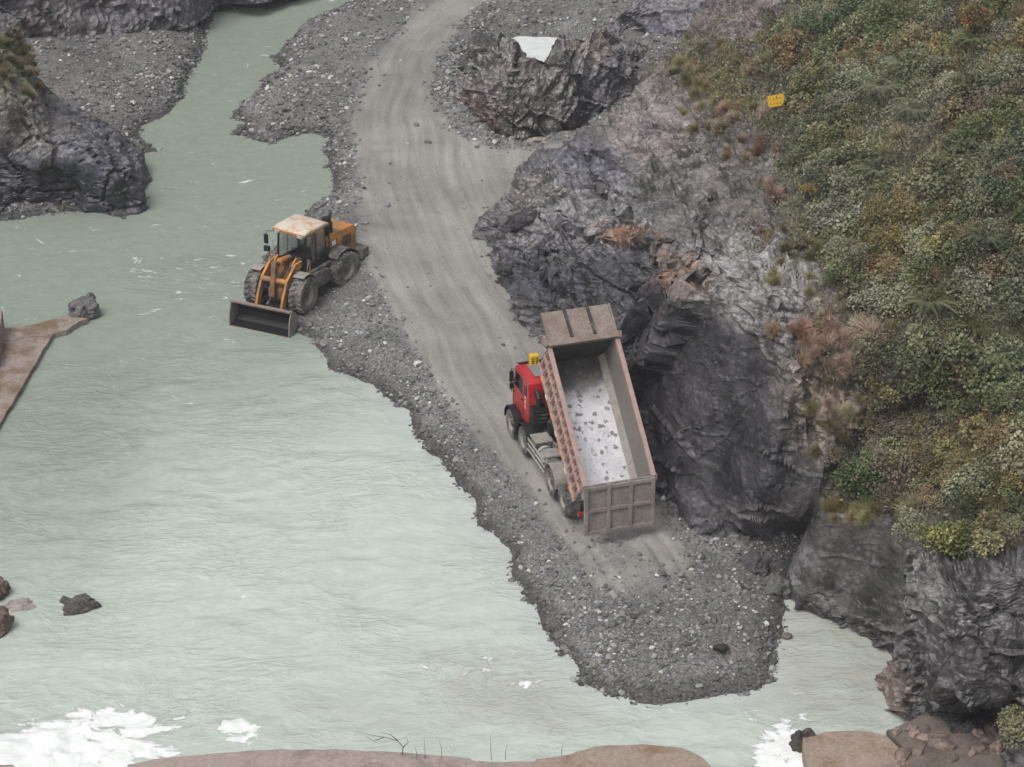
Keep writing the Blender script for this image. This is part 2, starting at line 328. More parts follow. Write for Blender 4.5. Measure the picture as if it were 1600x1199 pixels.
# ---- right bank: cross-sections of the gorge wall, far to near; each starts at its foot and climbs the slope
G = 1.15
cols_r = [
 ((1090, 60, G), [(1105, 30), (1130, 0), (1165, -40), (1200, -75), (1240, -115), (1290, -155), (1360, -210), (1450, -280), (1560, -370), (1700, -480)]),
 ((1010, 150, G), [(1025, 125), (1050, 100), (1090, 75), (1140, 45), (1190, 0), (1240, -50), (1320, -120), (1430, -210), (1550, -300), (1700, -420)]),
 ((935, 225, G), [(955, 195), (985, 160), (1025, 120), (1080, 90), (1145, 70), (1215, 20), (1310, -50), (1430, -150), (1560, -250), (1720, -360)]),
 ((880, 262, G), [(893, 248), (915, 226), (970, 176), (1030, 135), (1110, 110), (1200, 65), (1310, 0), (1440, -100), (1580, -200), (1750, -310)]),
 ((792, 312, G), [(797, 294), (815, 280), (870, 262), (950, 205), (1040, 160), (1140, 122), (1250, 60), (1380, -30), (1540, -140), (1720, -250)]),
 ((770, 362, G), [(777, 338), (800, 318), (860, 298), (945, 255), (1030, 205), (1130, 165), (1250, 100), (1390, 10), (1550, -90), (1740, -200)]),
 ((778, 410, G), [(785, 380), (815, 345), (870, 325), (950, 290), (1040, 255), (1140, 215), (1260, 150), (1400, 60), (1570, -40), (1760, -150)]),
 ((806, 470, G), [(812, 430), (840, 400), (890, 365), (955, 345), (1050, 305), (1150, 270), (1260, 205), (1410, 110), (1580, 10), (1780, -100)]),
 ((840, 522, G), [(848, 475), (870, 440), (905, 405), (965, 382), (1060, 350), (1160, 315), (1270, 255), (1420, 160), (1600, 50), (1800, -60)]),
 ((900, 590, G), [(908, 530), (925, 470), (950, 430), (1010, 392), (1080, 380), (1170, 350), (1280, 300), (1430, 215), (1610, 105), (1820, -10)]),
 ((955, 660, G), [(965, 600), (985, 545), (1010, 500, .5), (1045, 465, .8), (1105, 425, .6), (1190, 385), (1300, 345), (1450, 270), (1630, 160), (1840, 40)]),
 ((1005, 735, G), [(1010, 660), (1030, 590), (1062, 530, -.4), (1105, 470, -.8), (1165, 410, -.8), (1240, 405), (1320, 385), (1465, 320), (1650, 220), (1860, 100)]),
 ((1040, 790, G), [(1048, 720), (1075, 650), (1115, 575, -.3), (1160, 500, -.6), (1215, 440, -.6), (1270, 445), (1340, 430), (1480, 375), (1670, 280), (1880, 170)]),
 ((1100, 835, 0.9), [(1106, 785), (1130, 715), (1170, 635, -.2), (1210, 565, -.5), (1250, 505, -.3), (1300, 490), (1365, 475), (1500, 430), (1690, 340), (1900, 240)]),
 ((1150, 872, 0.6), [(1148, 840, .9), (1150, 805, .5), (1185, 720, -.3), (1232, 630, -.4), (1275, 560, -.1), (1315, 540), (1385, 520), (1515, 480), (1710, 400), (1920, 310)]),
 ((1188, 903, 0.2), [(1206, 872, 2.2), (1228, 832, 2.6), (1224, 796, .0), (1262, 700, .0), (1290, 620), (1325, 590), (1400, 565), (1530, 530), (1730, 460), (1940, 380)]),
 ((1218, 922, 0.0), [(1240, 884, 2.2), (1266, 838, 3.0), (1268, 800, .4), (1285, 735), (1305, 675), (1345, 640), (1420, 610), (1545, 580), (1750, 520), (1960, 450)]),
 ((1232, 936, -0.1), [(1238, 908), (1256, 862), (1280, 802), (1290, 772, .3), (1320, 720, .6), (1370, 675, .6), (1440, 645, .5), (1565, 610), (1770, 565), (1980, 510)]),
 ((1330, 985, -0.1), [(1334, 960), (1345, 895), (1356, 812), (1372, 790, .4), (1400, 750, 1.0), (1440, 710, 1.2), (1510, 675, 1.0), (1620, 640, .6), (1800, 610), (2000, 570)]),
 ((1412, 1040, -0.1), [(1413, 1015), (1421, 935), (1434, 842), (1450, 820, .4), (1475, 790, 1.0), (1510, 765, 1.2), (1570, 735, 1.0), (1670, 700, .6), (1830, 670), (2020, 640)]),
 ((1418, 1062, -0.1), [(1420, 1035), (1426, 955), (1436, 868), (1455, 850, .4), (1490, 838, .8), (1540, 820, 1.0), (1600, 800, .8), (1700, 770, .4), (1860, 740), (2040, 710)]),
 ((1398, 1108, -0.1), [(1400, 1090), (1412, 1010), (1434, 915), (1462, 880, .5), (1505, 868, .9), (1560, 855, 1.1), (1620, 845, .8), (1720, 820, .4), (1880, 790), (2060, 770)]),
 ((1470, 1146, 0.6), [(1475, 1128, .6), (1480, 1096, .7), (1478, 1088, -1.1), (1496, 960, -.6), (1545, 905, .3), (1600, 900, .6), (1660, 890, .6), (1760, 880, .3), (1910, 860), (2080, 850)]),
 ((1545, 1150, 0.6), [(1550, 1130, .6), (1554, 1098, .7), (1552, 1090, -1.1), (1574, 980, -.6), (1620, 930, .3), (1670, 925, .5), (1730, 920, .4), (1820, 915, .2), (1950, 910), (2100, 905)]),
 ((1575, 1180, 0.6), [(1590, 1150), (1600, 1110), (1615, 1060), (1640, 1020), (1680, 1000), (1730, 990), (1790, 985), (1880, 980), (2000, 975), (2120, 970)]),
 ((1580, 1290, 0.6), [(1600, 1260), (1620, 1220), (1650, 1180), (1690, 1150), (1730, 1130), (1780, 1120), (1850, 1110), (1930, 1100), (2030, 1095), (2140, 1090)]),
]
VEG = [(1235, -900), (1222, 10), (1180, 60), (1060, 86), (1045, 108), (1110, 150), (1165, 200), (1222, 250), (1236, 330), (1222, 392), (1290, 432), (1345, 500), (1325, 570), (1345, 640), (1300, 690), (1284, 790), (1340, 806), (1425, 812), (1440, 842), (1500, 872), (1560, 880), (1610, 850), (2600, 800), (2600, -900)]
A, U, V = loft(cols_r, 0.105)
px, py = proj(A)
veg0 = sdf(px, py, VEG)                                             # pixel distance into the scrub
keep = 0.35 + 0.65 * (1 - sstep(-10, 40, veg0))
slab = sstep(10.4, 11.2, U) * (1 - sstep(13.6, 14.6, U)) * sstep(.4, 1.2, V) * (1 - sstep(3.6, 4.6, V)); keep *= 1 - 0.85 * slab         # large smooth joint face
wall = sstep(16.9, 17.3, U) * (1 - sstep(18.85, 19.15, U)) * sstep(.8, 1.4, V) * (1 - sstep(3.0, 3.4, V)); keep *= 1 - 0.86 * wall
cove = sstep(14.4, 15.0, U) * (1 - sstep(17.0, 17.4, U)) * (1 - sstep(3.6, 4.6, V)); keep *= 1 - .78 * cove
A = rockify(A, 1.0, 3, keep=keep); px, py = proj(A)
# joints: long recessed cracks across the rock (pixel lines give where they run)
cracks = [([(980, 618), (1030, 578), (1062, 538), (1100, 474)], 13, 1.2), ([(800, 352), (850, 340), (930, 376), (1040, 388), (1095, 424)], 8, .5), ([(925, 240), (945, 300), (985, 345)], 8, .45), ([(835, 400), (880, 455), (890, 520)], 8, .5), ([(1040, 392), (1052, 440), (1010, 500), (955, 552)], 10, .8), ([(1110, 300), (1090, 370), (1110, 430)], 7, .35), ([(1180, 410), (1215, 470), (1240, 560), (1262, 700)], 7, .3), ([(1020, 640), (1090, 720), (1180, 640)], 4, .12), ([(1040, 690), (1120, 655), (1200, 590)], 3, .10), ([(960, 540), (1010, 500), (1040, 440), (1075, 425)], 6, .3),
          ([(1300, 955), (1360, 975), (1415, 985)], 4, .25), ([(1280, 868), (1350, 880), (1425, 890)], 2.5, .05), ([(1330, 800), (1335, 880), (1325, 950)], 2.5, .05), ([(820, 360), (900, 370), (960, 350)], 4, .2), ([(900, 240), (880, 300), (840, 330)], 4, .2),
          ([(1420, 850), (1425, 960), (1408, 1060)], 4, .25)]
Nn = normals(A); cd_ = np.zeros(px.shape)
wob = 6 * fbm(A.reshape(-1, 3) * 0.8, 3, 41).reshape(px.shape)
for pts, wd, dep in cracks:
    d, _, _ = dline(px + wob, py + wob, [(a, b) for a, b in pts]); cd_ = np.maximum(cd_, dep * (1 - sstep(wd * .3, wd, d)))
A = A - Nn * cd_[..., None]
nz = fbm(A.reshape(-1, 3) * 0.5, 4, 77).reshape(px.shape)
qx, qy = px + nz * 14, py + nz * 14
def shade(base, spots):
    t = np.ones(px.shape + (3,)) * np.array(base)
    for (cx, cy, rx, ry, rot, col, s) in spots:
        f = s * ell(qx, qy, cx, cy, rx, ry, rot, 0.45); t = t * (1 - f[..., None]) + np.array(col) * f[..., None]
    return t
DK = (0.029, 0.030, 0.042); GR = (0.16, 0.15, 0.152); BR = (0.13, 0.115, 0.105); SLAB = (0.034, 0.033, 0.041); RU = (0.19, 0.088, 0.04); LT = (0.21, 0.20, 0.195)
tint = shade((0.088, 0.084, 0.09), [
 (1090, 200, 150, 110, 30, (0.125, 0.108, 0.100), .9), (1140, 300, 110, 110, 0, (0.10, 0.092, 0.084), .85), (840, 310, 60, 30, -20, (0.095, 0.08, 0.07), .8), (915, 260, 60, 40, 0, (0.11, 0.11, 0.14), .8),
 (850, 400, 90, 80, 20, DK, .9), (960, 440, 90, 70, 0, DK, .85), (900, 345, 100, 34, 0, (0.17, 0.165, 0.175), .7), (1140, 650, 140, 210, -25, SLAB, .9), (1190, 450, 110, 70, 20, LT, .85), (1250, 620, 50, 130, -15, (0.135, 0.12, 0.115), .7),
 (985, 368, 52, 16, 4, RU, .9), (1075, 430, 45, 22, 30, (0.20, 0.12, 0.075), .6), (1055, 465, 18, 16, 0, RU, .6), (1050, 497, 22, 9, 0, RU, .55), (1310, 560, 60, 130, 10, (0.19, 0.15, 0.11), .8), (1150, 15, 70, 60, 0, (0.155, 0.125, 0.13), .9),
 (1215, 850, 70, 45, 20, (0.18, 0.17, 0.185), .9), (1230, 800, 120, 22, -5, (0.06, 0.055, 0.055), .6), (1350, 900, 110, 110, 0, (0.062, 0.056, 0.053), .9), (1510, 980, 120, 130, 0, (0.055, 0.053, 0.055), .9), (1490, 1118, 75, 24, 0, (.016, .016, .02), .95), (1445, 900, 22, 60, 0, LT, .6), (1390, 1080, 40, 40, 0, (0.16, 0.12, 0.10), .7),  # near-black ellipse: cave shade painted on its back wall
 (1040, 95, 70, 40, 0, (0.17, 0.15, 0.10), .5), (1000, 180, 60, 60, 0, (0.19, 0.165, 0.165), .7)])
veg = sdf(px, py, VEG); soil = sstep(-6, 30, veg + 18 * nz)
tint = tint * (1 - soil[..., None]) + np.array((0.060, 0.056, 0.038)) * soil[..., None]
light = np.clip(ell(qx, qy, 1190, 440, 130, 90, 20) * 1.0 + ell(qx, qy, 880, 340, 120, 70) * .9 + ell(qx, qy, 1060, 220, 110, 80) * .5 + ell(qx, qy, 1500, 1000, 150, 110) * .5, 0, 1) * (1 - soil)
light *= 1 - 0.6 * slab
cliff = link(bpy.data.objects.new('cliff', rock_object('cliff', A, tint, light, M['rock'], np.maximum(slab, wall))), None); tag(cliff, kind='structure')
CLIFF, CVEG = A, veg
# ------------------------------------------------------------------ ground: causeway, haul road, gravel banks, river bed
SHORE = [(1226, 926), (1219, 955), (1216, 985), (1205, 1015), (1210, 1045), (1195, 1066), (1160, 1080), (1110, 1090), (1060, 1098), (1000, 1098), (960, 1090), (925, 1078), (902, 1060), (896, 1043), (870, 1020), (845, 985), (838, 960), (815, 925), (800, 895), (790, 865),
 (775, 835), (748, 808), (735, 780), (715, 757), (700, 735), (682, 708), (660, 682), (640, 655), (620, 632), (595, 606), (560, 590), (522, 574), (506, 550), (492, 530), (470, 512), (440, 490), (415, 470), (400, 445), (412, 415), (450, 370), (482, 335), (512, 310), (522, 285), (520, 250), (514, 218), (490, 208), (455, 212), (425, 226), (395, 222), (364, 208), (388, 196), (368, 182), (380, 160), (420, 142), (412, 127), (440, 108), (426, 92), (448, 74), (472, 45), (490, 34), (520, 20), (560, 0),
 (620, -40), (720, -110), (820, -200), (900, -280), (2600, -280), (2600, 650), (1500, 800), (1300, 850), (1235, 885)]
LEFT = [(-500, 352), (0, 347), (80, 333), (140, 327), (190, 338), (228, 329), (218, 290), (213, 255), (208, 242), (245, 236), (216, 222), (222, 195), (262, 178), (285, 150), (300, 110), (318, 75), (322, 45), (332, 18), (380, 13), (420, 14), (470, 0), (520, -30), (600, -80), (700, -160), (760, -280), (-1500, -280), (-1500, 352)]
ROAD = [(935, 935), (915, 880), (880, 815), (830, 745), (760, 680), (700, 605), (650, 530), (600, 440), (572, 380), (566, 300), (568, 240), (556, 190), (572, 120), (600, 80), (650, 30), (700, -10), (800, -80), (900, -150), (980, -150), (850, -60), (760, 0), (705, 50), (668, 100), (662, 150), (700, 205), (745, 232), (830, 236), (930, 215), (1000, 200), (1000, 260), (905, 262), (840, 270), (785, 300), (755, 330), (752, 380), (772, 430), (800, 480), (840, 530), (930, 650), (1010, 760), (1055, 850), (1085, 905), (1000, 940)]
LANE = [(1000, 960), (965, 870), (905, 760), (830, 650), (765, 565), (705, 475), (668, 390), (640, 310), (620, 240), (606, 170), (625, 100), (680, 40), (760, -30), (900, -140)]
LANE2 = [(640, 330), (690, 285), (760, 255), (860, 245), (980, 225)]
PIT = [(705, 120), (712, 160), (742, 205), (775, 232), (850, 232), (925, 214), (985, 150), (1010, 95), (960, 62), (880, 52), (800, 52), (760, 60), (735, 85)]
gx = np.arange(-42, 46, 0.155); gy = [58.0]
while gy[-1] < 176: gy.append(gy[-1] + 0.12 * (gy[-1] / 75.0)**1.1)
gy = np.array(gy); GX, GY = np.meshgrid(gx, gy, indexing='ij'); P3 = np.stack([GX.ravel(), GY.ravel(), np.zeros(GX.size)], 1)
def nz2(sc, o, s): return fbm(P3 * sc, o, s).reshape(GX.shape)
wv1 = nz2(0.55, 4, 101); wv2 = nz2(2.2, 3, 102); wv3 = nz2(0.18, 3, 103)
X = GX + 0.16 * wv1 + 0.06 * wv2; Y = GY + 0.16 * nz2(0.55, 4, 104)
sdm = sdf(X, Y, wpoly(SHORE)); sdl = sdf(X, Y, wpoly(LEFT)); rd = sdf(X, Y, wpoly(ROAD, 1.2)); pit = sdf(X, Y, wpoly(PIT, 0.6))
ZR = 1.2
def bank(sd, top, width): return np.where(sd > 0, top * (1 - np.exp(-sd / width * 2.2)) , np.maximum(sd * 0.42, -2.2))
Z = bank(sdm, ZR, 3.2 + 0.8 * wv3)
gqx, gqy = proj(np.stack([GX, GY, np.full(GX.shape, 1.2)], -1)); roadm = sstep(-0.9, 0.35, rd) * (1 - .8 * sstep(790, 955, gqy + 30 * wv1))
rough = (1 - roadm) * sstep(-0.5, 0.8, sdm)
Z += rough * (0.10 * wv1 + 0.07 * wv2 + 0.05)
# heaps of tipped gravel at the tip, along the left edge and beside the loader
def heap(p, z, rx, ry, h, rot=0):
    c = atz(*p, z); ca, sa = math.cos(R(rot)), math.sin(R(rot)); dx, dy = X - c[0], Y - c[1]
    return h * np.exp(-(((dx * ca + dy * sa) / rx)**2 + ((-dx * sa + dy * ca) / ry)**2) * 1.2)
Z += (1 - 0.8 * roadm) * sstep(-0.2, 0.8, sdm) * (heap((1075, 965), 1.3, 2.3, 1.0, 0.55, 10) + heap((940, 985), 1., 1.2, 2.0, 0.3) + heap((620, 560), 1.2, 1.0, 1.6, 0.35, 25) + heap((560, 545), .8, 1.6, .9, 0.3) + heap((1160, 950), 1., 1.0, 1.8, .25)
      + heap((720, 660), 1.2, .5, 3.0, .2, 30) + heap((560, 265), 1.2, .6, 3, .25) + heap((480, 150), 1.0, 1.6, 3, .35, -30))
# lower ground towards the tip
tipd = sstep(0, 9, Y - atz(1040, 1090, 0)[1]); Z = np.where(sdm > 0, Z * (0.50 + 0.5 * tipd), Z)
# loader stands on a low wet shelf
pc = np.array([-8.9, 99.2]); pad = np.exp(-(((GX - pc[0]) / 2.6)**2 + ((GY - pc[1]) / 3.0)**2)**2)
Z = Z * (1 - pad) + (0.33 + 0.05 * wv2 - 0.16 * np.clip(pc[0] - GX, 0, 3)) * pad
# far gravel flats, mounds and the hollow around the rock outcrop
gpx, gpy = proj(np.stack([GX, GY, np.full(GX.shape, 1.2)], -1))
flat = sstep(690, 760, gpx) * (1 - sstep(45, 95, gpy)) * (1 - roadm)
Z += flat * (0.55 * np.maximum(0, nz2(0.33, 3, 120)) + 0.15 * wv1 + 0.1)
hol = sstep(-0.3, 1.0, pit); Z = Z * (1 - hol) + (0.45 + 0.12 * wv1) * hol
rub = (1 - hol) * np.exp(-(np.clip(-pit, 0, 9) / 1.3)**2) * sstep(640, 690, gpx) * (1 - sstep(760, 830, gpx)); Z += rub * (0.10 + 0.25 * wv1)
for (p, rx, ry) in (((882, 20), 1.1, 1.0),):
    c = atz(*p, 1.2); q = np.exp(-((GX - c[0]) / rx)**2 - ((GY - c[1]) / ry)**2) * np.clip(1 + .9 * wv1 + .5 * wv2, 0, 1.3); q = np.clip(q, 0, 1); Z = Z * (1 - q) + 0.55 * q
# left bank
zl = bank(sdl, 1.0, 3.5) + np.clip(sdl, 0, 30) * 0.13 + sstep(0, .6, sdl) * (0.12 * wv1 + 0.08 * wv2)
Z = np.where(sdl > -6, np.maximum(Z, zl), Z)
# wheel ruts on the haul road
_, lat, along = dline(GX, GY, wpoly(LANE, 1.2)); d2, lat2, al2 = dline(GX, GY, wpoly(LANE2, 1.2)); d1 = np.abs(lat)
sw = 0.22 * np.sin(along * 0.21) + 0.30 * fbm(np.stack([along.ravel() * 0.12, np.zeros(GX.size), np.zeros(GX.size)], 1), 2, 130).reshape(GX.shape)
rut = 0
for off, dep, wdt, ph in ((-1.05, .075, .20, 0), (1.0, .075, .2, 0), (-1.45, .04, .14, 1), (.62, .04, .14, 1), (-2.1, .05, .2, 2), (.0, .035, .18, 2), (2.0, .05, .2, 3), (-.35, .035, .12, 3), (-2.9, .03, .2, 4), (2.8, .04, .2, 4)):
    on = 0.35 + 0.65 * sstep(-.2, .3, fbm(np.stack([along.ravel() * 0.16, np.full(GX.size, 9.1 * ph), np.zeros(GX.size)], 1), 2, 131).reshape(GX.shape))
    e = np.abs(lat + sw * (1 + .3 * ph) - off); rut = rut - on * dep * np.exp(-(e / wdt)**2) + on * dep * .55 * np.exp(-((e - wdt * 1.9) / wdt)**2)
for off in (-1.0, 1.0, .2, -1.7):
    e = np.abs(lat2 + .15 * np.sin(al2) - off); rut = rut - .03 * np.exp(-(e / .2)**2) * sstep(3.5, 2.5, d2)
# tyre marks where the tipper reversed to the tip
TRK = [[(905, 850), (945, 935)], [(925, 845), (975, 925)], [(1010, 840), (1060, 910)], [(1030, 835), (1085, 900)]]
rt = 0
for t in TRK:
    e, _, _ = dline(GX + .1 * wv1, GY, wpoly(t, 1.2)); rt = rt - .09 * np.exp(-(e / .13)**2) + .05 * np.exp(-((e - .28) / .13)**2)
Z += roadm * (1.5 * rut + 0.018 * wv2 + 0.05 * wv1) + rt
GZ = Z
wet = np.clip(np.maximum(1 - sstep(0.0, 0.55, Z), 0), 0, 1)
def ground_z(x, y):
    i = np.clip(np.searchsorted(gx, x) - 1, 0, len(gx) - 2); j = np.clip(np.searchsorted(gy, y) - 1, 0, len(gy) - 2)
    fx = (x - gx[i]) / (gx[i + 1] - gx[i]); fy = (y - gy[j]) / (gy[j + 1] - gy[j])
    return GZ[i, j] * (1 - fx) * (1 - fy) + GZ[i + 1, j] * fx * (1 - fy) + GZ[i, j + 1] * (1 - fx) * fy + GZ[i + 1, j + 1] * fx * fy
VG = np.stack([GX, GY, GZ], -1).reshape(-1, 3); FG = grid_faces(*GX.shape); fm = roadm.ravel()[FG].mean(1) > 0.5
low = GZ.ravel()[FG].max(1) < -1.6                                   # river bed too deep to see
def sub_ground(name, mask, mat):
    F_ = FG[mask]; u, inv = np.unique(F_, return_inverse=True); me = np_mesh(name, VG[u], inv.reshape(-1, 4), mat, True)
    for nme, a in (('road', roadm), ('lat', lat + sw), ('along', along), ('wet', wet)): attr(me, nme, a.ravel()[u])
    return tag(link(bpy.data.objects.new(name, me)), kind='structure')
bank_o = sub_ground('gravel_causeway', ~fm & ~low, M['ground']); road_o = sub_ground('haul_road', fm, M['road'])
bed = NT('bed_silt').set(Base_Color=(0.16, 0.16, 0.14), Roughness=0.9)
tag(link(bpy.data.objects.new('riverbed', np_mesh('riverbed', [(-400, -200, -2.6), (400, -200, -2.6), (400, 500, -2.6), (-400, 500, -2.6)], [(0, 1, 2, 3)], bed))), kind='structure')

# ------------------------------------------------------------------ water
wx = np.arange(-46, 24, 0.2); wy = [52.0]
while wy[-1] < 178: wy.append(wy[-1] + 0.155 * (wy[-1] / 75.0)**1.15)
wy = np.array(wy); WX, WY = np.meshgrid(wx, wy, indexing='ij'); PW = np.stack([WX.ravel(), WY.ravel(), np.zeros(WX.size)], 1)
wpx, wpy = proj(PW.reshape(WX.shape + (3,)))
chop = sstep(430, 640, wpy + 0.12 * (wpx - 400)) * 0.95 + 0.05
chop = np.maximum(chop, ell(wpx, wpy, 300, 440, 120, 40) * .7)
warp = PW + 0.9 * np.stack([fbm(PW * .3, 2, 140), fbm(PW * .3, 2, 141), np.zeros(len(PW))], 1)
ca, sa = math.cos(R(-10)), math.sin(R(-10)); r2 = np.stack([warp[:, 0] * ca - warp[:, 1] * sa, warp[:, 0] * sa + warp[:, 1] * ca, np.zeros(len(PW))], 1)
wz = (0.045 * fbm(r2 * np.array([.5, 1.35, 1]), 3, 142, .55)).reshape(WX.shape) * chop
pale = sstep(330, 900, wpy + 0.25 * (wpx - 500)) * (0.9) + 0.12 * ell(wpx, wpy, 700, 820, 160, 260, -35)  # paler downstream: stronger sky reflection put into the water colour
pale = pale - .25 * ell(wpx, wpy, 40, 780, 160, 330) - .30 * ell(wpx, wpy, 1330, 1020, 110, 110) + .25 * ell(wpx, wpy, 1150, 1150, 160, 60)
mud = np.clip(.85 * ell(wpx, wpy, 1300, 1010, 130, 130, 30, .6) + .5 * ell(wpx, wpy, 800, 1070, 140, 50, 15, .7) + .35 * ell(wpx, wpy, 640, 1120, 260, 50, 0, .8), 0, 1)
foam = .86 * ell(wpx, wpy, 130, 1170, 150, 62, -14, .45) + .72 * ell(wpx, wpy, 20, 1180, 110, 34, 0, .5) + .78 * ell(wpx, wpy, 372, 1142, 38, 20, 8, .4) + .80 * ell(wpx, wpy, 1222, 1185, 42, 52, 20, .5) + .33 * ell(wpx, wpy, 770, 1058, 90, 26, 10, .7) + .24 * ell(wpx, wpy, 1230, 1130, 90, 60, 20, .8) + .2 * ell(wpx, wpy, 310, 430, 150, 40, 0, .9)
wz = wz + (.10 * np.clip(foam - .3, 0, 1) * (1 + fbm(PW * 1.6, 3, 150).reshape(WX.shape)))
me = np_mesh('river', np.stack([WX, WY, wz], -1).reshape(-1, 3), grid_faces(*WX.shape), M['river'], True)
shr = np.exp(-np.clip(-sdf(WX, WY, wpoly(SHORE)), 0, 30) / 1.1) * sstep(520, 640, wpy)
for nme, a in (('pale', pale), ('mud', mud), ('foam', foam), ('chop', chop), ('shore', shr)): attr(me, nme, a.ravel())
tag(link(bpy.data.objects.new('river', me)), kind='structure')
def pool(p, rx, ry, z):
    c = atz(*p, z); me = np_mesh('pool', [(c[0] + rx * math.cos(k * math.tau / 24), c[1] + ry * math.sin(k * math.tau / 24), z) for k in range(24)], [list(range(24))], M['pool'], True, 24)
    attr(me, 'pale', np.ones(24)); attr(me, 'mud', np.zeros(24)); attr(me, 'foam', np.zeros(24)); attr(me, 'chop', np.full(24, .4)); tag(link(bpy.data.objects.new('pool', me)), kind='structure')
pool((862, 84), 3.2, 3.4, .62); pool((882, 20), 1.8, 2.0, .85)

# ------------------------------------------------------------------ other rock faces
def simple_rock(name, cols, step, amp, seed, base, spots, lt, mat, bed, k=0.38, rot=35.0):
    global px, py, qx, qy
    A, U, V = loft(cols, step, k); A = rockify(A, amp, seed, bed, rot=rot); px, py = proj(A); n = fbm(A.reshape(-1, 3) * .5, 4, seed + 20).reshape(px.shape); qx, qy = px + 14 * n, py + 14 * n
    return link(bpy.data.objects.new(name, rock_object(name, A, shade(base, spots), np.full(px.shape, lt), mat))), A
oc = []
for (fx, fy, mx, my, rx, ry, dz, w_) in ((700, 142, 704, 136, 712, 126, 1.0, .5), (713, 166, 716, 140, 728, 124, 1.4, .6), (736, 198, 738, 150, 742, 126, 1.9, .8), (744, 204, 746, 128, 748, 84, 2.6, 1.2), (768, 226, 776, 132, 776, 58, 3.2, 1.6), (796, 230, 800, 136, 800, 68, 3.0, 1.6), (806, 230, 808, 148, 810, 108, 2.2, 1.4), (824, 228, 822, 150, 822, 104, 2.0, 1.4),
                                           (838, 228, 838, 140, 840, 88, 2.6, 1.6), (866, 224, 868, 120, 880, 66, 3.2, 2.0), (892, 218, 900, 116, 912, 52, 3.6, 2.2), (928, 206, 934, 120, 944, 50, 3.8, 2.4), (958, 182, 962, 110, 966, 62, 3.2, 2.0), (984, 150, 988, 118, 990, 92, 2.2, 1.5), (1012, 120, 1014, 114, 1018, 106, 1.2, .8)):
    oc.append(((fx, fy, 0.5), [((fx + mx) / 2, (fy + my) / 2, dz * .12), (mx, my, dz * .3), ((mx * .4 + rx * .6), (my * .35 + ry * .65), dz * .62), (rx, ry, dz), (rx + 2, ry + 10, dz + w_ * .7), ('g', .3, dz + w_ * 1.6, 1.2), ('g', .4, dz + w_ * 2.2, -.6)]))
o, _ = simple_rock('rock_outcrop', oc, 0.09, .85, 31, (0.070, 0.061, 0.060), [(735, 165, 40, 45, 0, (0.085, 0.056, 0.05), .85), (950, 110, 50, 60, 0, (0.10, 0.10, 0.115), .8), (935, 170, 40, 30, 0, (.06, .06, .075), .8), (930, 70, 35, 25, 0, (.2, .165, .135), .7), (800, 130, 60, 30, 0, (.17, .155, .155), .6)], 1.0, M['rock_out'], (.7, .2, .4), 0.0, -28.0)
tag(o, 'jagged twin peaked brown grey rock outcrop beside the haul road bend', 'rock')
lc = [((205, 232, .3), [(190, 212), (160, 190), (118, 160), (90, 140), (75, 120), (52, 60), (10, 25), (-60, -20), (-200, -120)]),
      ((216, 262, .1), [(205, 240), (180, 210), (140, 185), (100, 175), (75, 168), (55, 105), (10, 60), (-60, 10), (-200, -80)]),
      ((226, 300, -.1), [(214, 270), (190, 235), (150, 205), (108, 195), (80, 195), (62, 150), (10, 95), (-60, 50), (-200, -40)]),
      ((230, 332, -.1), [(222, 305), (200, 265), (160, 235), (115, 222), (82, 225), (55, 195), (5, 130), (-60, 90), (-200, 0)]),
      ((188, 340, -.1), [(184, 318), (172, 285), (140, 258), (105, 250), (78, 250), (40, 232), (-5, 165), (-70, 130), (-200, 40)]),
      ((120, 330, -.1), [(118, 316), (110, 296), (88, 278), (66, 268), (45, 262), (10, 248), (-30, 205), (-90, 170), (-220, 90)]),
      ((50, 338, -.1), [(48, 328), (40, 310), (24, 296), (6, 286), (-14, 276), (-40, 262), (-80, 235), (-130, 200), (-240, 130)]),
      ((-40, 352, -.1), [(-42, 342), (-50, 326), (-62, 312), (-76, 300), (-90, 290), (-110, 275), (-140, 250), (-180, 220), (-270, 160)]),
      ((-180, 360, -.1), [(-182, 350), (-186, 336), (-192, 322), (-200, 310), (-210, 300), (-222, 285), (-240, 262), (-265, 235), (-330, 180)])]
o, LR = simple_rock('rock_headland', lc, 0.12, 1.0, 47, (0.044, 0.044, 0.060), [(30, 190, 60, 45, 20, (.135, .118, .108), .9), (20, 95, 60, 55, 30, (.12, .12, .06), .8), (150, 240, 70, 30, 30, (.10, .10, .125), .5)], .45, M['rock'], (.5, .4, .7), .12)
tag(o, kind='structure')
fc = []
for (fx, fy) in ((-150, 190), (-60, 140), (40, 105), (110, 90), (180, 72), (240, 58), (300, 44), (322, 26), (345, 8), (400, 6), (470, -12), (540, -50), (640, -110), (740, -200), (800, -280)):
    f = atz(fx, fy, .8); fc.append(((fx, fy, .8), [('g', -.5, .5, 3), ('g', -1.4, 1.5, 7), ('g', -3, 3.0, 12), ('g', -6, 6.0, 18), ('g', -11, 10.0, 26), ('g', -20, 18, 36)]))
o, _ = simple_rock('gorge_wall', fc, 0.2, 1.0, 59, (0.085, 0.082, 0.098), [(90, 40, 60, 60, 0, (.14, .12, .12), .7), (350, 5, 50, 22, 0, (.06, .06, .08), .8)], .45, M['rock_far'], (.8, .3, .25))
tag(o, kind='structure')
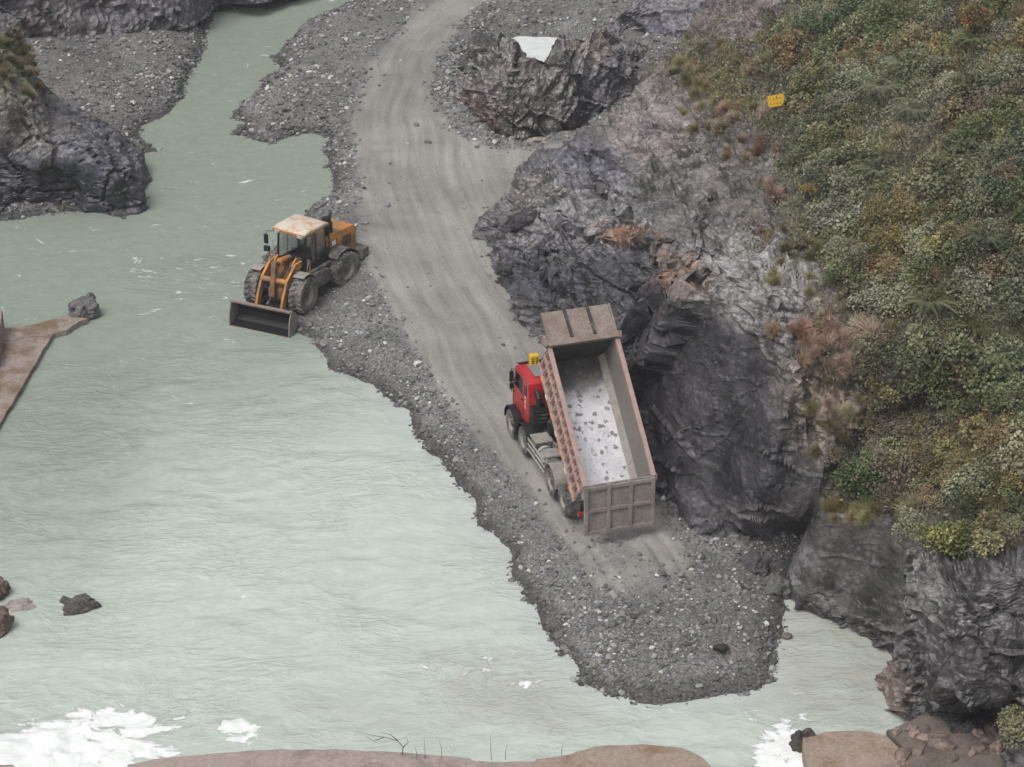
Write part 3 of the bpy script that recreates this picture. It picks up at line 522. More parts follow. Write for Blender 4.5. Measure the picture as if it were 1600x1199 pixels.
# rocks of the far right bank above the outcrop
rc = []
for (fx, fy) in ((960, 70), (1000, 62), (1050, 72), (1100, 84), (1140, 90)):
    rc.append(((fx, fy, 1.0), [('g', .1, .5, 1.7), ('g', .5, 1.2, 2.4), ('g', 1.2, 2.6, 2.7), ('g', 2.2, 4.2, 2.6), ('g', 3.5, 6.5, 1.9), ('g', 4.5, 8.0, .4)]))
o, _ = simple_rock('rock_shelf', rc, .11, .75, 67, (.125, .12, .14), [(1020, 50, 60, 20, 0, (.09, .09, .12), .7)], .7, M['rock_far'], (.2, .3, .9)); tag(o, kind='structure')
# valley sides beyond the picture
hm = NT('wooded_hillside'); hm = hm.set(Base_Color=hm.mix(hm.noise(.06, 8, .6), (.05, .06, .035), (.11, .105, .085)), Roughness=.95)
def hillside(a, b, rise, back, seed):
    n, m = 40, 20; V_ = []
    for i in range(n):
        for j in range(m):
            s, t = i / (n - 1), j / (m - 1); q = np.array(a) * (1 - s) + np.array(b) * s; V_.append((q[0] + back[0] * t, q[1] + back[1] * t, -2 + rise * t))
    V_ = np.array(V_); V_[:, 2] += 7 * fbm(V_ * .03, 4, seed) * np.clip(V_[:, 2] / 15, 0, 1); tag(link(bpy.data.objects.new('hill', np_mesh('hill', V_, grid_faces(n, m), hm, True))), kind='structure')
hillside((-120, 205), (160, 205), 95, (0, 150), 5); hillside((-60, -60), (-75, 205), 80, (-110, 0), 6); hillside((62, 205), (48, -60), 75, (110, 0), 7)
# ------------------------------------------------------------------ mesh builder for made things
class MB:
    def __init__(s): s.v = []; s.f = []
    def add(s, V, F):
        b = len(s.v); s.v += [tuple(map(float, p)) for p in V]; s.f += [tuple(i + b for i in f) for f in F]; return s
    def box(s, x0, x1, y0, y1, z0, z1, rot=None, piv=None, tx=1.0, ty=1.0):
        V = [(x, y, z) for z in (z0, z1) for y in (y0, y1) for x in (x0, x1)]
        cx, cy = (x0 + x1) / 2, (y0 + y1) / 2; V = [(cx + (x - cx) * (tx if z == z1 else 1), cy + (y - cy) * (ty if z == z1 else 1), z) for x, y, z in V]
        if rot is not None:
            m = Euler(rot).to_matrix(); p = Vector(piv if piv else ((x0 + x1) / 2, (y0 + y1) / 2, (z0 + z1) / 2)); V = [tuple(m @ (Vector(q) - p) + p) for q in V]
        return s.add(V, [(0, 2, 3, 1), (4, 5, 7, 6), (0, 1, 5, 4), (2, 6, 7, 3), (0, 4, 6, 2), (1, 3, 7, 5)])
    def prism(s, poly, axis, a, b, taper=1.0):
        """polygon in the two other axes, extruded from a to b along axis"""
        n = len(poly); V = []
        for t in (a, b):
            for p in poly:
                q = list(p); q.insert(axis, t); V.append(q)
        F = [tuple(range(n))[::-1], tuple(range(n, 2 * n))] + [(i, (i + 1) % n, n + (i + 1) % n, n + i) for i in range(n)]
        return s.add(V, F)
    def tube(s, pts, r, n=8, caps=True):
        pts = [Vector(p) for p in pts]; rs = r if isinstance(r, (list, tuple)) else [r] * len(pts); V = []; F = []
        for i, p in enumerate(pts):
            d = (pts[min(i + 1, len(pts) - 1)] - pts[max(i - 1, 0)]).normalized(); a = d.orthogonal().normalized() if i == 0 else (a - d * a.dot(d)).normalized(); b = d.cross(a)
            for k in range(n):
                t = k * math.tau / n; V.append(p + (a * math.cos(t) + b * math.sin(t)) * rs[i])
        for i in range(len(pts) - 1):
            for k in range(n): F.append((i * n + k, i * n + (k + 1) % n, (i + 1) * n + (k + 1) % n, (i + 1) * n + k))
        if caps: F += [tuple(range(n))[::-1], tuple(range((len(pts) - 1) * n, len(pts) * n))]
        return s.add(V, F)
    def lathe(s, prof, n=32, cx=0.0, cy=0.0, cz=0.0):
        """profile of (radius, x) turned about the local X axis"""
        m = len(prof); V = []; F = []
        for k in range(n):
            t = k * math.tau / n
            for r, x in prof: V.append((cx + x, cy + r * math.cos(t), cz + r * math.sin(t)))
        for k in range(n):
            for j in range(m - 1): F.append((k * m + j, k * m + j + 1, ((k + 1) % n) * m + j + 1, ((k + 1) % n) * m + j))
        return s.add(V, F)
    def build(s, name, mat, parent=None, bevel=0.0, loc=None, rot=None, smooth=False):
        me = bpy.data.meshes.new(name); me.from_pydata(s.v, [], s.f); me.materials.append(mat)
        bm = bmesh.new(); bm.from_mesh(me); bmesh.ops.recalc_face_normals(bm, faces=bm.faces)
        if bevel > 0:
            ed = [e for e in bm.edges if len(e.link_faces) == 2 and e.calc_face_angle(0) > 0.5]
            bmesh.ops.bevel(bm, geom=ed, offset=bevel, offset_type='OFFSET', segments=2, profile=.6, affect='EDGES', clamp_overlap=True)
        bm.to_mesh(me); bm.free()
        if smooth: me.polygons.foreach_set('use_smooth', [True] * len(me.polygons)); me.set_sharp_from_angle(angle=R(35))
        o = bpy.data.objects.new(name, me)
        if loc is not None: o.location = loc
        if rot is not None: o.rotation_euler = rot
        return link(o, parent)

MUD = (0.235, 0.215, 0.195)
M['red'] = paint('red_cab_paint', (0.44, 0.02, 0.024), MUD, .22, .36, 0, 1.6, .5); M['redw'] = paint('faded_red_bed', (0.20, 0.035, 0.032), MUD, .22, .6, 0, 2.2); M['pink'] = paint('worn_pale_bed_rail', (0.38, 0.255, 0.225), MUD, .40, .65, 0, 2.0)
M['bedgrey'] = paint('muddy_bed_steel', (0.20, 0.19, 0.175), MUD, .5, .7, 0, 1.5); M['brown'] = paint('rusty_brown_steel', (0.19, 0.145, 0.125), (0.25, 0.215, 0.19), .5, .75, 0, 1.8); M['headshade'] = paint('headboard_shade', (0.055, 0.052, 0.05), (0.10, 0.095, 0.09), .3, .8)  # headboard near black: blocked light inside the bed painted into its colour
M['gate'] = paint('muddy_tailgate', (0.20, 0.172, 0.16), (0.26, 0.24, 0.222), .55, .75, 0, 1.3)
M['black'] = paint('black_plastic', (0.012, 0.012, 0.014), MUD, .05, .5); M['dark'] = paint('dark_greasy_steel', (0.035, 0.033, 0.032), MUD, .25, .6); M['chassis'] = paint('muddy_chassis', (0.06, 0.055, 0.05), MUD, .55, .75)
M['rubber'] = paint('muddy_rubber', (0.035, 0.034, 0.033), (0.20, 0.19, 0.18), .62, .85, 0, 2.5); M['rim'] = paint('muddy_rim', (0.27, 0.255, 0.24), (0.31, 0.295, 0.275), .6, .8); M['rimh'] = paint('rusty_hub', (0.12, 0.07, 0.055), MUD, .3, .8)
M['alu'] = paint('dusty_aluminium', (0.55, 0.53, 0.50), MUD, .3, .4, .3); M['dust'] = paint('dusty_cover', (0.33, 0.31, 0.285), MUD, .5, .85); M['grey'] = paint('grey_roof_panel', (0.20, 0.205, 0.215), MUD, .25, .6)
M['yellow'] = paint('yellow_paint', (0.72, 0.42, 0.02), MUD, .12, .5); M['orange'] = paint('orange_machine_paint', (0.56, 0.235, 0.035), (0.20, 0.15, 0.11), .52, .55, 0, 2.0); M['orange_d'] = paint('dirty_orange_paint', (0.42, 0.18, 0.04), (0.13, 0.095, 0.07), .62, .7, 0, 2.5)
M['roofw'] = paint('pale_dusty_roof', (0.62, 0.56, 0.50), (0.50, 0.29, 0.15), .42, .5); M['lamp'] = paint('amber_reflector', (0.75, 0.33, 0.04), MUD, .2, .4); M['white'] = paint('white_paint', (0.7, 0.7, 0.69), MUD, .15, .5); M['tank'] = paint('muddy_grey_tank', (0.085, 0.082, 0.08), MUD, .4, .75); M['redlamp'] = paint('red_lens', (0.4, 0.02, 0.02), MUD, .15, .3)
T = NT('tinted_glass'); M['glass'] = T.set(Base_Color=(0.012, 0.014, 0.016), Roughness=0.08, Specular_IOR_Level=0.6)
T = NT('cab_glass'); T.set(Base_Color=(0.75, 0.8, 0.8), Roughness=0.04, IOR=1.3, Transmission_Weight=1.0, Alpha=0.35); M['cglass'] = T.m
# bed floor: scoured wet steel with patches of clinging mud
T = NT('scoured_wet_bed_floor'); o_ = objpos(T); n1 = T.noise(1.6, 5, .6, o_); sp = T.voro(3.6, T.map((1, 1, 1), vec=o_)); n2 = T.noise(9, 5, .65, o_); n3 = T.noise(3.4, 3, .6, o_)
fsp = T.math('MULTIPLY', T.rng(T.math('ADD', sp, T.math('MULTIPLY', T.math('SUBTRACT', n2, .5), .9)), .38, .22), T.rng(n3, .34, .46)); sy = T.n('ShaderNodeSeparateXYZ'); T.put(sy.inputs[0], o_)
up = T.rng(T.math('ADD', sy.outputs[1], T.math('MULTIPLY', n1, 1.6)), 3.9, 5.4)  # front end dark: residue, plus the headboard's shade painted into the colour
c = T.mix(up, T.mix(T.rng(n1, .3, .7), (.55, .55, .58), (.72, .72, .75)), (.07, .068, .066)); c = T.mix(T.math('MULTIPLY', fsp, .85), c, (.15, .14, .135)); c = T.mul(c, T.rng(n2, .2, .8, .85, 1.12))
M['floor'] = T.set(Base_Color=c, Roughness=T.rng(T.math('ADD', fsp, up), 0, 1, .38, .8), Metallic=.25, Specular_IOR_Level=.5, Normal=T.bump(T.math('ADD', n2, fsp), .25, .03))

def wheel(parent, x, y, r, w, side, tyre, rim, hub, lugs=22, deep=.035, rimr=.56, rot=0):
    """tyre with tread blocks; rim and hub are its pieces. side=+1: outer face towards +X"""
    m = MB(); h = w / 2
    m.lathe([(r * rimr, -h * .8), (r * .80, -h * 1.0), (r * .94, -h * .94), (r - deep, -h * .72), (r - deep, h * .72), (r * .94, h * .94), (r * .80, h * 1.0), (r * rimr, h * .8)], 36)
    for k in range(lugs):
        for s_ in (-1, 1):
            a = (k + (.5 if s_ > 0 else 0)) * math.tau / lugs; bw = math.pi * r / lugs * .62; q = MB().box(s_ * .04 * w, s_ * h * .97, -bw / 2, bw / 2, r - deep * 1.6, r, rot=(0, 0, s_ * R(24)))
            ca_, sa_ = math.cos(a), math.sin(a); m.add([(x_, y_ * ca_ - z_ * sa_, y_ * sa_ + z_ * ca_) for x_, y_, z_ in q.v], q.f)
    wo = m.build('wheel', tyre, parent, loc=(x, y, r), rot=(rot, 0, 0))
    MB().lathe([(r * rimr, s * 1.0) for s in (0,)] and [(r * rimr * 1.01, side * h * .86), (r * rimr * .92, side * h * .80), (r * rimr * .86, side * h * .42), (r * rimr * .50, side * h * .30), (r * rimr * .44, side * h * .42), (0.001, side * h * .42)], 28).build('rim', rim, wo, smooth=True)
    hb = MB(); hb.lathe([(r * .20, side * h * .35), (r * .20, side * h * .62), (r * .12, side * h * .72), (.001, side * h * .72)], 16)
    for k in range(8): hb.lathe([(r * .03, side * h * .3), (r * .03, side * h * .48), (.001, side * h * .48)], 6, 0, r * .34 * math.cos(k * math.tau / 8), r * .34 * math.sin(k * math.tau / 8))
    hb.build('hub', hub, wo, smooth=True); return wo

# ------------------------------------------------------------------ tipper truck (local +Y forward, origin under the rearmost axle)
truck = empty('dump_truck', (2.93, 79.38, ZR - .02), R(18.0))
tag(truck, 'red cab dump truck with muddy bed tipped up on the haul road', 'truck')
m = MB()
for s in (-1, 1): m.box(s * .42 - .05, s * .42 + .05, -1.5, 6.6, .80, 1.06)
for y in (-.8, .7, 2.1, 3.2, 4.2): m.box(-.42, .42, y - .06, y + .06, .84, 1.02)
m.build('chassis_frame', M['chassis'], truck, .01)
for y in (0, 1.35, 4.65, 6.12): MB().tube([(-1.0, y, .52), (-.2, y, .52), (-.16, y, .56), (.16, y, .56), (.2, y, .52), (1.0, y, .52)], [.09, .09, .2 if y < 4 else .09, .2 if y < 4 else .09, .09, .09], 10).build('axle', M['dark'], truck)
for s in (-1, 1):
    for y in (4.65, 6.12): wheel(truck, s * 1.02, y, .53, .30, s, M['rubber'], M['rim'], M['rimh'], 26, rot=y)
    for y in (0, 1.35):
        wheel(truck, s * 1.06, y, .53, .29, s, M['rubber'], M['rim'], M['rimh'], 26, rot=.1 + y); wheel(truck, s * .74, y, .53, .29, s, M['rubber'], M['rim'], M['rimh'], 26, rot=.2)
# mudguards
def guard(y0, y1, s, zc=.53, rr=.64, wd=.62, xo=.92):
    pts = [(y0, zc + .05)] + [((y0 + y1) / 2 + math.cos(a) * ((y1 - y0) / 2), zc + .12 + math.sin(a) * rr * .92) for a in [R(170 - k * 20) for k in range(9)]] + [(y1, zc + .05)]
    outer = pts; inner = [(p[0] + ((y0 + y1) / 2 - p[0]) * .04, p[1] - .025) for p in reversed(pts)]
    return MB().prism(outer + inner, 0, s * xo - wd / 2, s * xo + wd / 2)
for s in (-1, 1):
    guard(.72, 1.98, s).build('mudguard', M['dust'], truck); guard(4.02, 5.26, s, wd=.34, xo=1.03).build('mudguard', M['black'], truck); guard(5.50, 6.74, s, wd=.36, xo=1.02).build('mudguard', M['black'], truck)
    MB().box(s * 1.05 - .27, s * 1.05 + .27, -.72, -.69, .22, .75).build('mud_flap', M['rubber'], truck)
# cab
prof = [(4.82, 1.10), (4.76, 1.35), (4.74, 2.72), (4.86, 2.86), (6.15, 2.90), (6.33, 2.82), (6.62, 2.05), (6.72, 1.85), (6.74, .90), (6.70, .90), (6.66, 1.10), (6.40, 1.22), (5.75, 1.22), (5.5, 1.10)]
cab = MB().prism(prof, 0, -1.2, 1.2).build('cab', M['red'], truck, .045, smooth=True)
cab.scale = (.87, .96, 1.05); cab.location = (.10, .06, -.05)
MB().box(-.82, .82, 4.98, 6.05, 2.885, 2.925).build('roof_panel', M['grey'], cab, .015)
for x in (-.4, 0, .4): MB().box(x - .02, x + .02, 5.03, 6.0, 2.92, 2.94).build('roof_rib', M['grey'], cab)
for s in (-1, 1):
    MB().prism([(5.48, 2.05), (5.48, 2.64), (6.22, 2.64), (6.46, 2.05)], 0, s * 1.192, s * 1.21).build('side_window', M['glass'], cab)
    dr = MB()
    for a, b in (((5.38, 1.27), (5.38, 2.72)), ((5.38, 2.72), (6.26, 2.72)), ((6.26, 2.72), (6.54, 2.02)), ((6.54, 2.02), (6.58, 1.27)), ((5.38, 1.27), (6.58, 1.27))): dr.tube([(s * 1.203, *a), (s * 1.203, *b)], .009, 5)
    d_ = dr.build('door', M['dark'], cab); MB().box(s * 1.20, s * 1.235, 5.45, 5.6, 1.80, 1.84).build('door_handle', M['black'], cab, .008)
    MB().box(s * 1.2, s * 1.215, 4.95, 5.25, 2.15, 2.55).build('sleeper_window', M['glass'], cab)
    mr = MB(); mr.tube([(s * 1.17, 6.36, 2.62), (s * 1.33, 6.46, 2.66), (s * 1.34, 6.46, 1.75), (s * 1.17, 6.5, 1.72)], .02, 6); mr.box(s * 1.34 - .09, s * 1.34 + .09, 6.42, 6.5, 2.15, 2.55); mr.box(s * 1.34 - .08, s * 1.34 + .08, 6.42, 6.5, 1.86, 2.08)
    mr.build('mirror', M['black'], cab, .025)
    MB().box(s * .86 - .2, s * .86 + .2, 6.735, 6.77, .98, 1.18).build('headlight', M['alu'], cab, .02)
    st_ = MB()
    for z in (.42, .72): st_.box(s * 1.12 - .12, s * 1.12 + .12, 5.25, 5.55, z, z + .05)
    st_.box(s * 1.12 - .1, s * 1.12 + .1, 5.28, 5.52, .42, .95); st_.build('cab_step', M['black'], truck, .015)
for z in (2.45, 2.25, 2.05, 1.85, 1.65):
    lt = MB(); lt.box(-1.212, -1.203, 5.06, 5.20, z, z + .02); lt.box(-1.212, -1.203, 5.06, 5.20, z + .08, z + .10); lt.box(-1.213, -1.2035, 5.12, 5.14, z - .02, z + .13); lt.build('door_lettering', M['white'], cab)
MB().prism([(6.37, 2.76), (6.625, 2.10), (6.65, 2.10), (6.395, 2.78)], 0, -1.06, 1.06).build('windscreen', M['glass'], cab)
MB().prism([(6.20, 2.92), (6.62, 2.78), (6.64, 2.74), (6.26, 2.85)], 0, -1.05, 1.05).build('sun_visor', M['black'], cab, .01)
MB().box(-.9, .9, 6.735, 6.76, 1.25, 1.75).build('grille', M['black'], cab); MB().box(-1.06, 1.06, 6.62, 6.85, .48, .90).build('bumper', M['red'], truck, .05)
MB().lathe([(.13, -.012), (.13, .012), (.001, .012)], 16).build('rear_vent', M['black'], cab, loc=(-.45, 4.735, 2.34), rot=(0, 0, R(-90)))
MB().box(-1.18, 1.18, 4.70, 4.74, 1.32, 1.40).build('cab_trim', M['dark'], cab, .01)
bc = MB().box(-.24, .10, 5.92, 6.16, 2.96, 3.40).build('roof_sign', M['yellow'], truck, .03, loc=(-.26, -.20, .0))
for x in (-.15, .01):
    mk = MB(); mk.tube([(x, 5.915, 3.07), (x, 5.915, 3.3)], .012, 4)
    for z in (3.09, 3.18, 3.27): mk.box(x - .05, x + .05, 5.91, 5.918, z, z + .02)
    mk.build('sign_mark', M['dark'], bc)
ib = MB().box(-.92, -.34, 4.12, 4.55, 1.25, 2.0).build('air_cleaner', M['black'], truck, .04)
for z in (1.45, 1.6, 1.75, 1.9): MB().box(-.90, -.36, 4.105, 4.12, z, z + .05).build('louvre', M['dark'], ib)
MB().tube([(-.62, 4.33, 2.0), (-.62, 4.33, 2.35), (-.62, 4.6, 2.5)], .12, 12).build('intake_pipe', M['black'], truck, smooth=True)
MB().box(-.38, .38, 3.9, 4.6, 1.06, 1.5).build('gearbox', M['dark'], truck, .05)
MB().tube([(.62, 4.3, 1.0), (.62, 4.3, 2.5), (.62, 4.2, 2.65)], .08, 10).build('exhaust_pipe', M['dark'], truck, smooth=True)
for s in (-1, 1):
    for z in (.50, .72, .94): MB().box(s * 1.18 - .015, s * 1.18 + .015, 2.05, 3.98, z, z + .085).build('side_guard_rail', M['alu'], truck, .008)
    for y in (2.25, 3.1, 3.9): MB().box(s * 1.16 - .03, s * 1.16 + .01, y - .03, y + .03, .5, 1.04).build('guard_bracket', M['chassis'], truck)
tk = MB().tube([(-.82, 2.15, .74), (-.82, 3.15, .74)], .30, 20).build('fuel_tank', M['alu'], truck, smooth=True)
for y in (2.35, 2.95): MB().lathe([(.312, -.03), (.312, .03)], 20, 0, 0, 0).build('tank_strap', M['dark'], tk, loc=(-.82, y, .74), rot=(0, 0, R(90)))
bb = MB().box(-1.1, -.50, 3.22, 3.9, .52, 1.10).build('battery_box', M['chassis'], truck, .03); MB().box(-1.12, -.48, 3.2, 3.92, 1.10, 1.16).build('battery_cover', M['dust'], bb, .015)
MB().box(-1.1, -.50, 2.12, 2.72, 1.05, 1.14).build('tank_cover', M['dust'], truck, .03)
MB().box(.5, 1.1, 2.2, 3.9, .5, 1.1).build('tool_box', M['chassis'], truck, .03)
# hoist ram under the raised bed
TILT = R(42); HY, HZ = -1.38, 1.22; BL, BW, BH = 5.28, 1.22, 1.60
def bedpt(y, z): return (HY + y * math.cos(TILT) - z * math.sin(TILT), HZ + y * math.sin(TILT) + z * math.cos(TILT))
q = bedpt(BL - .6, -.1); ry_ = MB()
ry_.tube([(0, 3.4, .95), (0, (3.4 + q[0]) / 2, (.95 + q[1]) / 2)], .13, 14); ry_.tube([(0, (3.4 + q[0]) / 2, (.95 + q[1]) / 2), (0, q[0], q[1])], .09, 14); ry_.build('hoist_ram', M['alu'], truck, smooth=True)
# raised bed in its own frame: +Y forward along the floor
bedo = MB().box(-BW, BW, 0, BL, -.07, -.01).build('dump_bed', M['bedgrey'], truck, loc=(0, HY, HZ), rot=(TILT, 0, 0))
MB().box(-BW + .06, BW - .06, .0, BL - .05, -.008, .012).build('bed_floor', M['floor'], bedo)
for s in (-1, 1):
    MB().box(s * (BW - .05), s * BW, .02, BL - .0, -.05, BH).build('side_wall', M['pink'], bedo)
    MB().box(s * (BW - .05) - s * .012, s * (BW - .053), .03, BL - .05, .012, BH - .02).build('side_liner', M['bedgrey'], bedo)
    MB().prism([(s * (BW - .06), .012), (s * (BW - .26), .012), (s * (BW - .06), .24)], 1, .02, BL - .06).build('floor_fillet', M['dust'], bedo)   # profile in x,z
    MB().box(s * (BW + .035) - .085, s * (BW + .035) + .085, -.04, BL + .04, BH - .04, BH + .09).build('top_rail', M['pink'], bedo, .02)
    MB().box(s * (BW + .03) - .05, s * (BW + .03) + .05, 0, BL, -.08, .07).build('bottom_rail', M['pink'], bedo, .015)
    MB().box(s * (BW + .03) - .035, s * (BW + .03) + .035, .02, BL - .02, BH * .50, BH * .50 + .08).build('mid_rail', M['pink'], bedo, .012)
    for k in range(15):
        y = .06 + k * (BL - .22) / 14; MB().box(s * (BW + .015) - .02, s * (BW + .015) + .02, y, y + .09, .07, BH - .04).build('side_rib', M['pink'], bedo, .01)
    for k in range(14):
        y = .06 + k * (BL - .22) / 14 + .13
        for z in (.20, BH * .5 + .18): MB().prism([(y, z + .2), (y + .1, z), (y + .21, z + .2), (y + .1, z + .42)], 0, s * (BW + .001), s * (BW + .012)).build('side_marking', M['redw'], bedo)
    for k in range(7):
        y = .35 + k * .7; MB().box(s * (BW + .085) - .008, s * (BW + .085) + .008, y, y + .22, -.05, .04).build('reflector', M['lamp'] if k % 2 == 0 else M['white'], bedo)
# headboard and cab guard
MB().box(-BW, BW, BL - .05, BL + .02, -.02, BH + .10).build('headboard', M['headshade'], bedo)
MB().box(-BW - .10, BW + .10, BL - .12, BL + .12, BH + .02, BH + .24, tx=.99).build('headboard_beam', M['brown'], bedo, .03)
MB().box(-BW - .02, BW + .02, BL + .10, BL + 1.22, BH + .10, BH + .15, rot=(R(-6), 0, 0)).build('cab_guard', M['brown'], bedo, .01)
for x in (-.42, .44): MB().box(x - .05, x + .05, BL + .10, BL + 1.2, BH + .15, BH + .23, rot=(R(-6), 0, 0)).build('guard_rib', M['dark'], bedo, .01)
for s in (-1, 1): MB().prism([(BL + .08, BH + .08), (BL + 1.2, BH + .04), (BL + 1.2, BH + .17), (BL + .08, BH + .24)], 0, s * (BW + .03) - .03, s * (BW + .03) + .03).build('guard_edge', M['brown'], bedo, .01)
MB().tube([(-BW - .12, BL - .1, BH + .16), (-BW - .16, BL + .12, BH + .1), (-BW - .1, BL + .34, BH + .02)], [.10, .15, .09], 9).build('sheet_roller', M['brown'], bedo, smooth=True)
MB().tube([(BW + .1, BL - .15, BH + .14), (BW + .16, BL + .1, BH + .06)], [.08, .12], 9).build('sheet_roller', M['brown'], bedo, smooth=True)
for y in (.5, 1.6, 2.7, 3.8, 4.9): MB().box(-BW + .1, BW - .1, y - .05, y + .05, -.2, -.07).build('cross_bearer', M['chassis'], bedo)
for x in (-.42, .42): MB().box(x - .06, x + .06, .1, BL - .2, -.30, -.07).build('bed_runner', M['chassis'], bedo)
# tailgate hangs plumb from the top corners of the bed
ty_, tz_ = bedpt(-.06, BH - .02); GH = 1.86
tg = MB().box(-BW - .06, BW + .06, -.03, .03, -GH, .06).build('tailgate', M['gate'], truck, .008, loc=(0, ty_, tz_))
for x in (-BW - .0, -.40, .40, BW + .0):
    MB().box(x - .07, x + .07, -.12, -.03, -GH, .05).build('gate_post', M['gate'], tg, .015)
for z in (-GH + .06, -GH / 2 + .0, -.06): MB().box(-BW, BW, -.105, -.031, z - .065, z + .065).build('gate_bar', M['gate'], tg, .015)
for s in (-1, 1): MB().box(s * (BW + .10) - .05, s * (BW + .10) + .05, -.1, .16, -.10, .12).build('gate_hinge', M['brown'], tg, .015)
for s in (-1, 1): MB().box(s * .95 - .16, s * .95 + .16, -1.44, -1.38, .62, .76).build('tail_light', M['redlamp'], truck, .015)
MB().box(-1.1, 1.1, -1.38, -1.30, .55, .68).build('rear_bumper', M['chassis'], truck, .015)

# ------------------------------------------------------------------ wheel loader (local +Y forward, origin at the articulation joint)
LZ = .30
loader = empty('wheel_loader', (-9.06, 99.45, LZ), R(146.0)); tag(loader, 'muddy orange wheel loader with its bucket lowered into the river', 'loader')
ART = R(9); FRM = Matrix.Rotation(ART, 4, 'Z')
class FB(MB):
    """front-frame pieces: turned about the joint"""
    def build(s, *a, **k): s.v = [tuple(FRM @ Vector(p)) for p in s.v]; return MB.build(s, *a, **k)
WB = 1.63; WR = .80
def lwheel(x, y, side, front):
    wo = wheel(loader, x, y, WR, .60, side, M['rubber'], M['rim'], M['rimh'], 20, .06, .54, rot=x + y)
    if front: p = FRM @ Vector((x, y, WR)); wo.location = p; wo.rotation_euler = Euler((x, 0, ART))
for s in (-1, 1): lwheel(s * 1.08, WB, s, True); lwheel(s * 1.08, -WB, s, False)
FB().tube([(-1.0, WB, .8), (-.3, WB, .8), (.3, WB, .8), (1.0, WB, .8)], [.14, .26, .26, .14], 12).build('axle', M['dark'], loader); MB().tube([(-1.0, -WB, .8), (-.3, -WB, .8), (.3, -WB, .8), (1.0, -WB, .8)], [.14, .26, .26, .14], 12).build('axle', M['dark'], loader)
MB().prism([(-3.0, .75), (-3.0, 1.25), (-.2, 1.25), (-.1, .6), (-2.2, .6)], 0, -.48, .48).build('rear_frame', M['dark'], loader, .02)
hood = MB().prism([(-3.05, 1.20), (-3.10, 2.05), (-2.95, 2.30), (-1.02, 2.42), (-1.00, 1.20)], 0, -.72, .72).build('engine_hood', M['orange'], loader, .05, smooth=True)
for s in (-1, 1):
    for k in range(5): MB().box(s * .715, s * .735, -2.7, -2.1, 1.55 + k * .1, 1.6 + k * .1).build('hood_louvre', M['dark'], hood)
    MB().box(s * .715, s * .74, -1.75, -1.25, 1.5, 2.1).build('hood_panel', M['orange_d'], hood, .01); MB().box(s * .74, s * .75, -1.62, -1.35, 1.85, 2.08).build('hood_decal', M['white'], hood)
MB().box(-.62, .62, -3.14, -3.09, 1.4, 2.0).build('rear_grille', M['dark'], hood, .01)
MB().box(-1.15, 1.15, -3.42, -2.85, .72, 1.22).build('counterweight', M['tank'], loader, .07)
for s in (-1, 1):
    a0 = [R(48 + k * 13) for k in range(9)]
    MB().prism([(-WB + math.cos(a) * .98, .8 + math.sin(a) * .95) for a in a0] + [(-WB + math.cos(a) * .94, .8 + math.sin(a) * .91) for a in reversed(a0)], 0, s * 1.0 - .28, s * 1.0 + .28).build('rear_fender', M['tank'], loader, .01)
    MB().prism([(-.62, .62), (-.62, 1.22), (.34, 1.28), (.42, .95), (.2, .58)], 0, s * .50, s * 1.18).build('side_tank', M['tank'], loader, .04)
    for z in (.45, .78): MB().box(s * 1.02 - .18, s * 1.02 + .18, -.35, .2, z, z + .05).build('step', M['dark'], loader, .01)
    st_ = MB()
    for y in (-.3, .12): st_.tube([(s * 1.14, y, .45), (s * 1.16, y, 1.30)], .022, 6)
    st_.build('step_frame', M['dark'], loader)
    MB().tube([(s * .80, .50, 1.32), (s * .95, .55, 1.9), (s * .95, .55, 2.45)], .02, 6).build('handrail', M['alu'], loader)
MB().box(-.98, .98, -1.0, .62, 1.26, 1.36).build('cab_deck', M['tank'], loader, .02)
# cab: posts, glass, seat and roof
cabl = MB()
for x, y in ((-.76, .50), (.76, .50), (-.78, -.20), (.78, -.20), (-.74, -.98), (.74, -.98)): cabl.tube([(x, y, 1.36), (x * .94, y * .86 - .02, 2.98)], .045, 8)
cabl.box(-.80, .80, .46, .54, 1.36, 1.52); cabl.box(-.80, .80, -1.02, -.94, 1.36, 1.95); cabl.box(-.82, -.74, -1.0, .5, 1.36, 1.62); cabl.box(.74, .82, -1.0, .5, 1.36, 1.62)
cf = cabl.build('operator_cab', M['black'], loader, .01)
MB().prism([(.505, 1.52), (.425, 2.94), (.435, 2.94), (.515, 1.52)], 0, -.72, .72).build('windscreen', M['cglass'], cf)
for s in (-1, 1): MB().prism([(-.92, 1.62), (.46, 1.62), (.38, 2.94), (-.84, 2.94)], 0, s * .765, s * .775).build('side_window', M['cglass'], cf)
MB().box(-.7, .7, -.985, -.975, 1.95, 2.9).build('rear_window', M['cglass'], cf)
se = MB(); se.box(-.26, .26, -.6, -.1, 1.62, 1.78); se.box(-.25, .25, -.72, -.58, 1.7, 2.4); se.box(-.16, .16, -.72, -.62, 2.4, 2.62); se.build('seat', M['dark'], cf, .04)
MB().tube([(0, .28, 1.36), (0, .16, 2.0)], .05, 8).build('steering_column', M['black'], cf)
sw_ = MB(); sw_.tube([(.2 * math.cos(a), .15 + .07 * math.sin(a), 2.02 + .18 * math.sin(a)) for a in [k * math.tau / 16 for k in range(17)]], .018, 6); sw_.build('steering_wheel', M['black'], cf)
MB().box(-.5, .5, .28, .46, 1.36, 1.85).build('dashboard', M['dark'], cf, .03)
rf = MB().prism([(-1.08, 2.96), (-1.06, 3.08), (-.9, 3.15), (.40, 3.15), (.60, 3.08), (.62, 2.96)], 0, -.84, .84).build('cab_roof', M['roofw'], loader, .05, smooth=True)
MB().box(-.85, .85, -1.07, .635, 2.955, 3.05).build('roof_band', M['orange'], rf, .02)
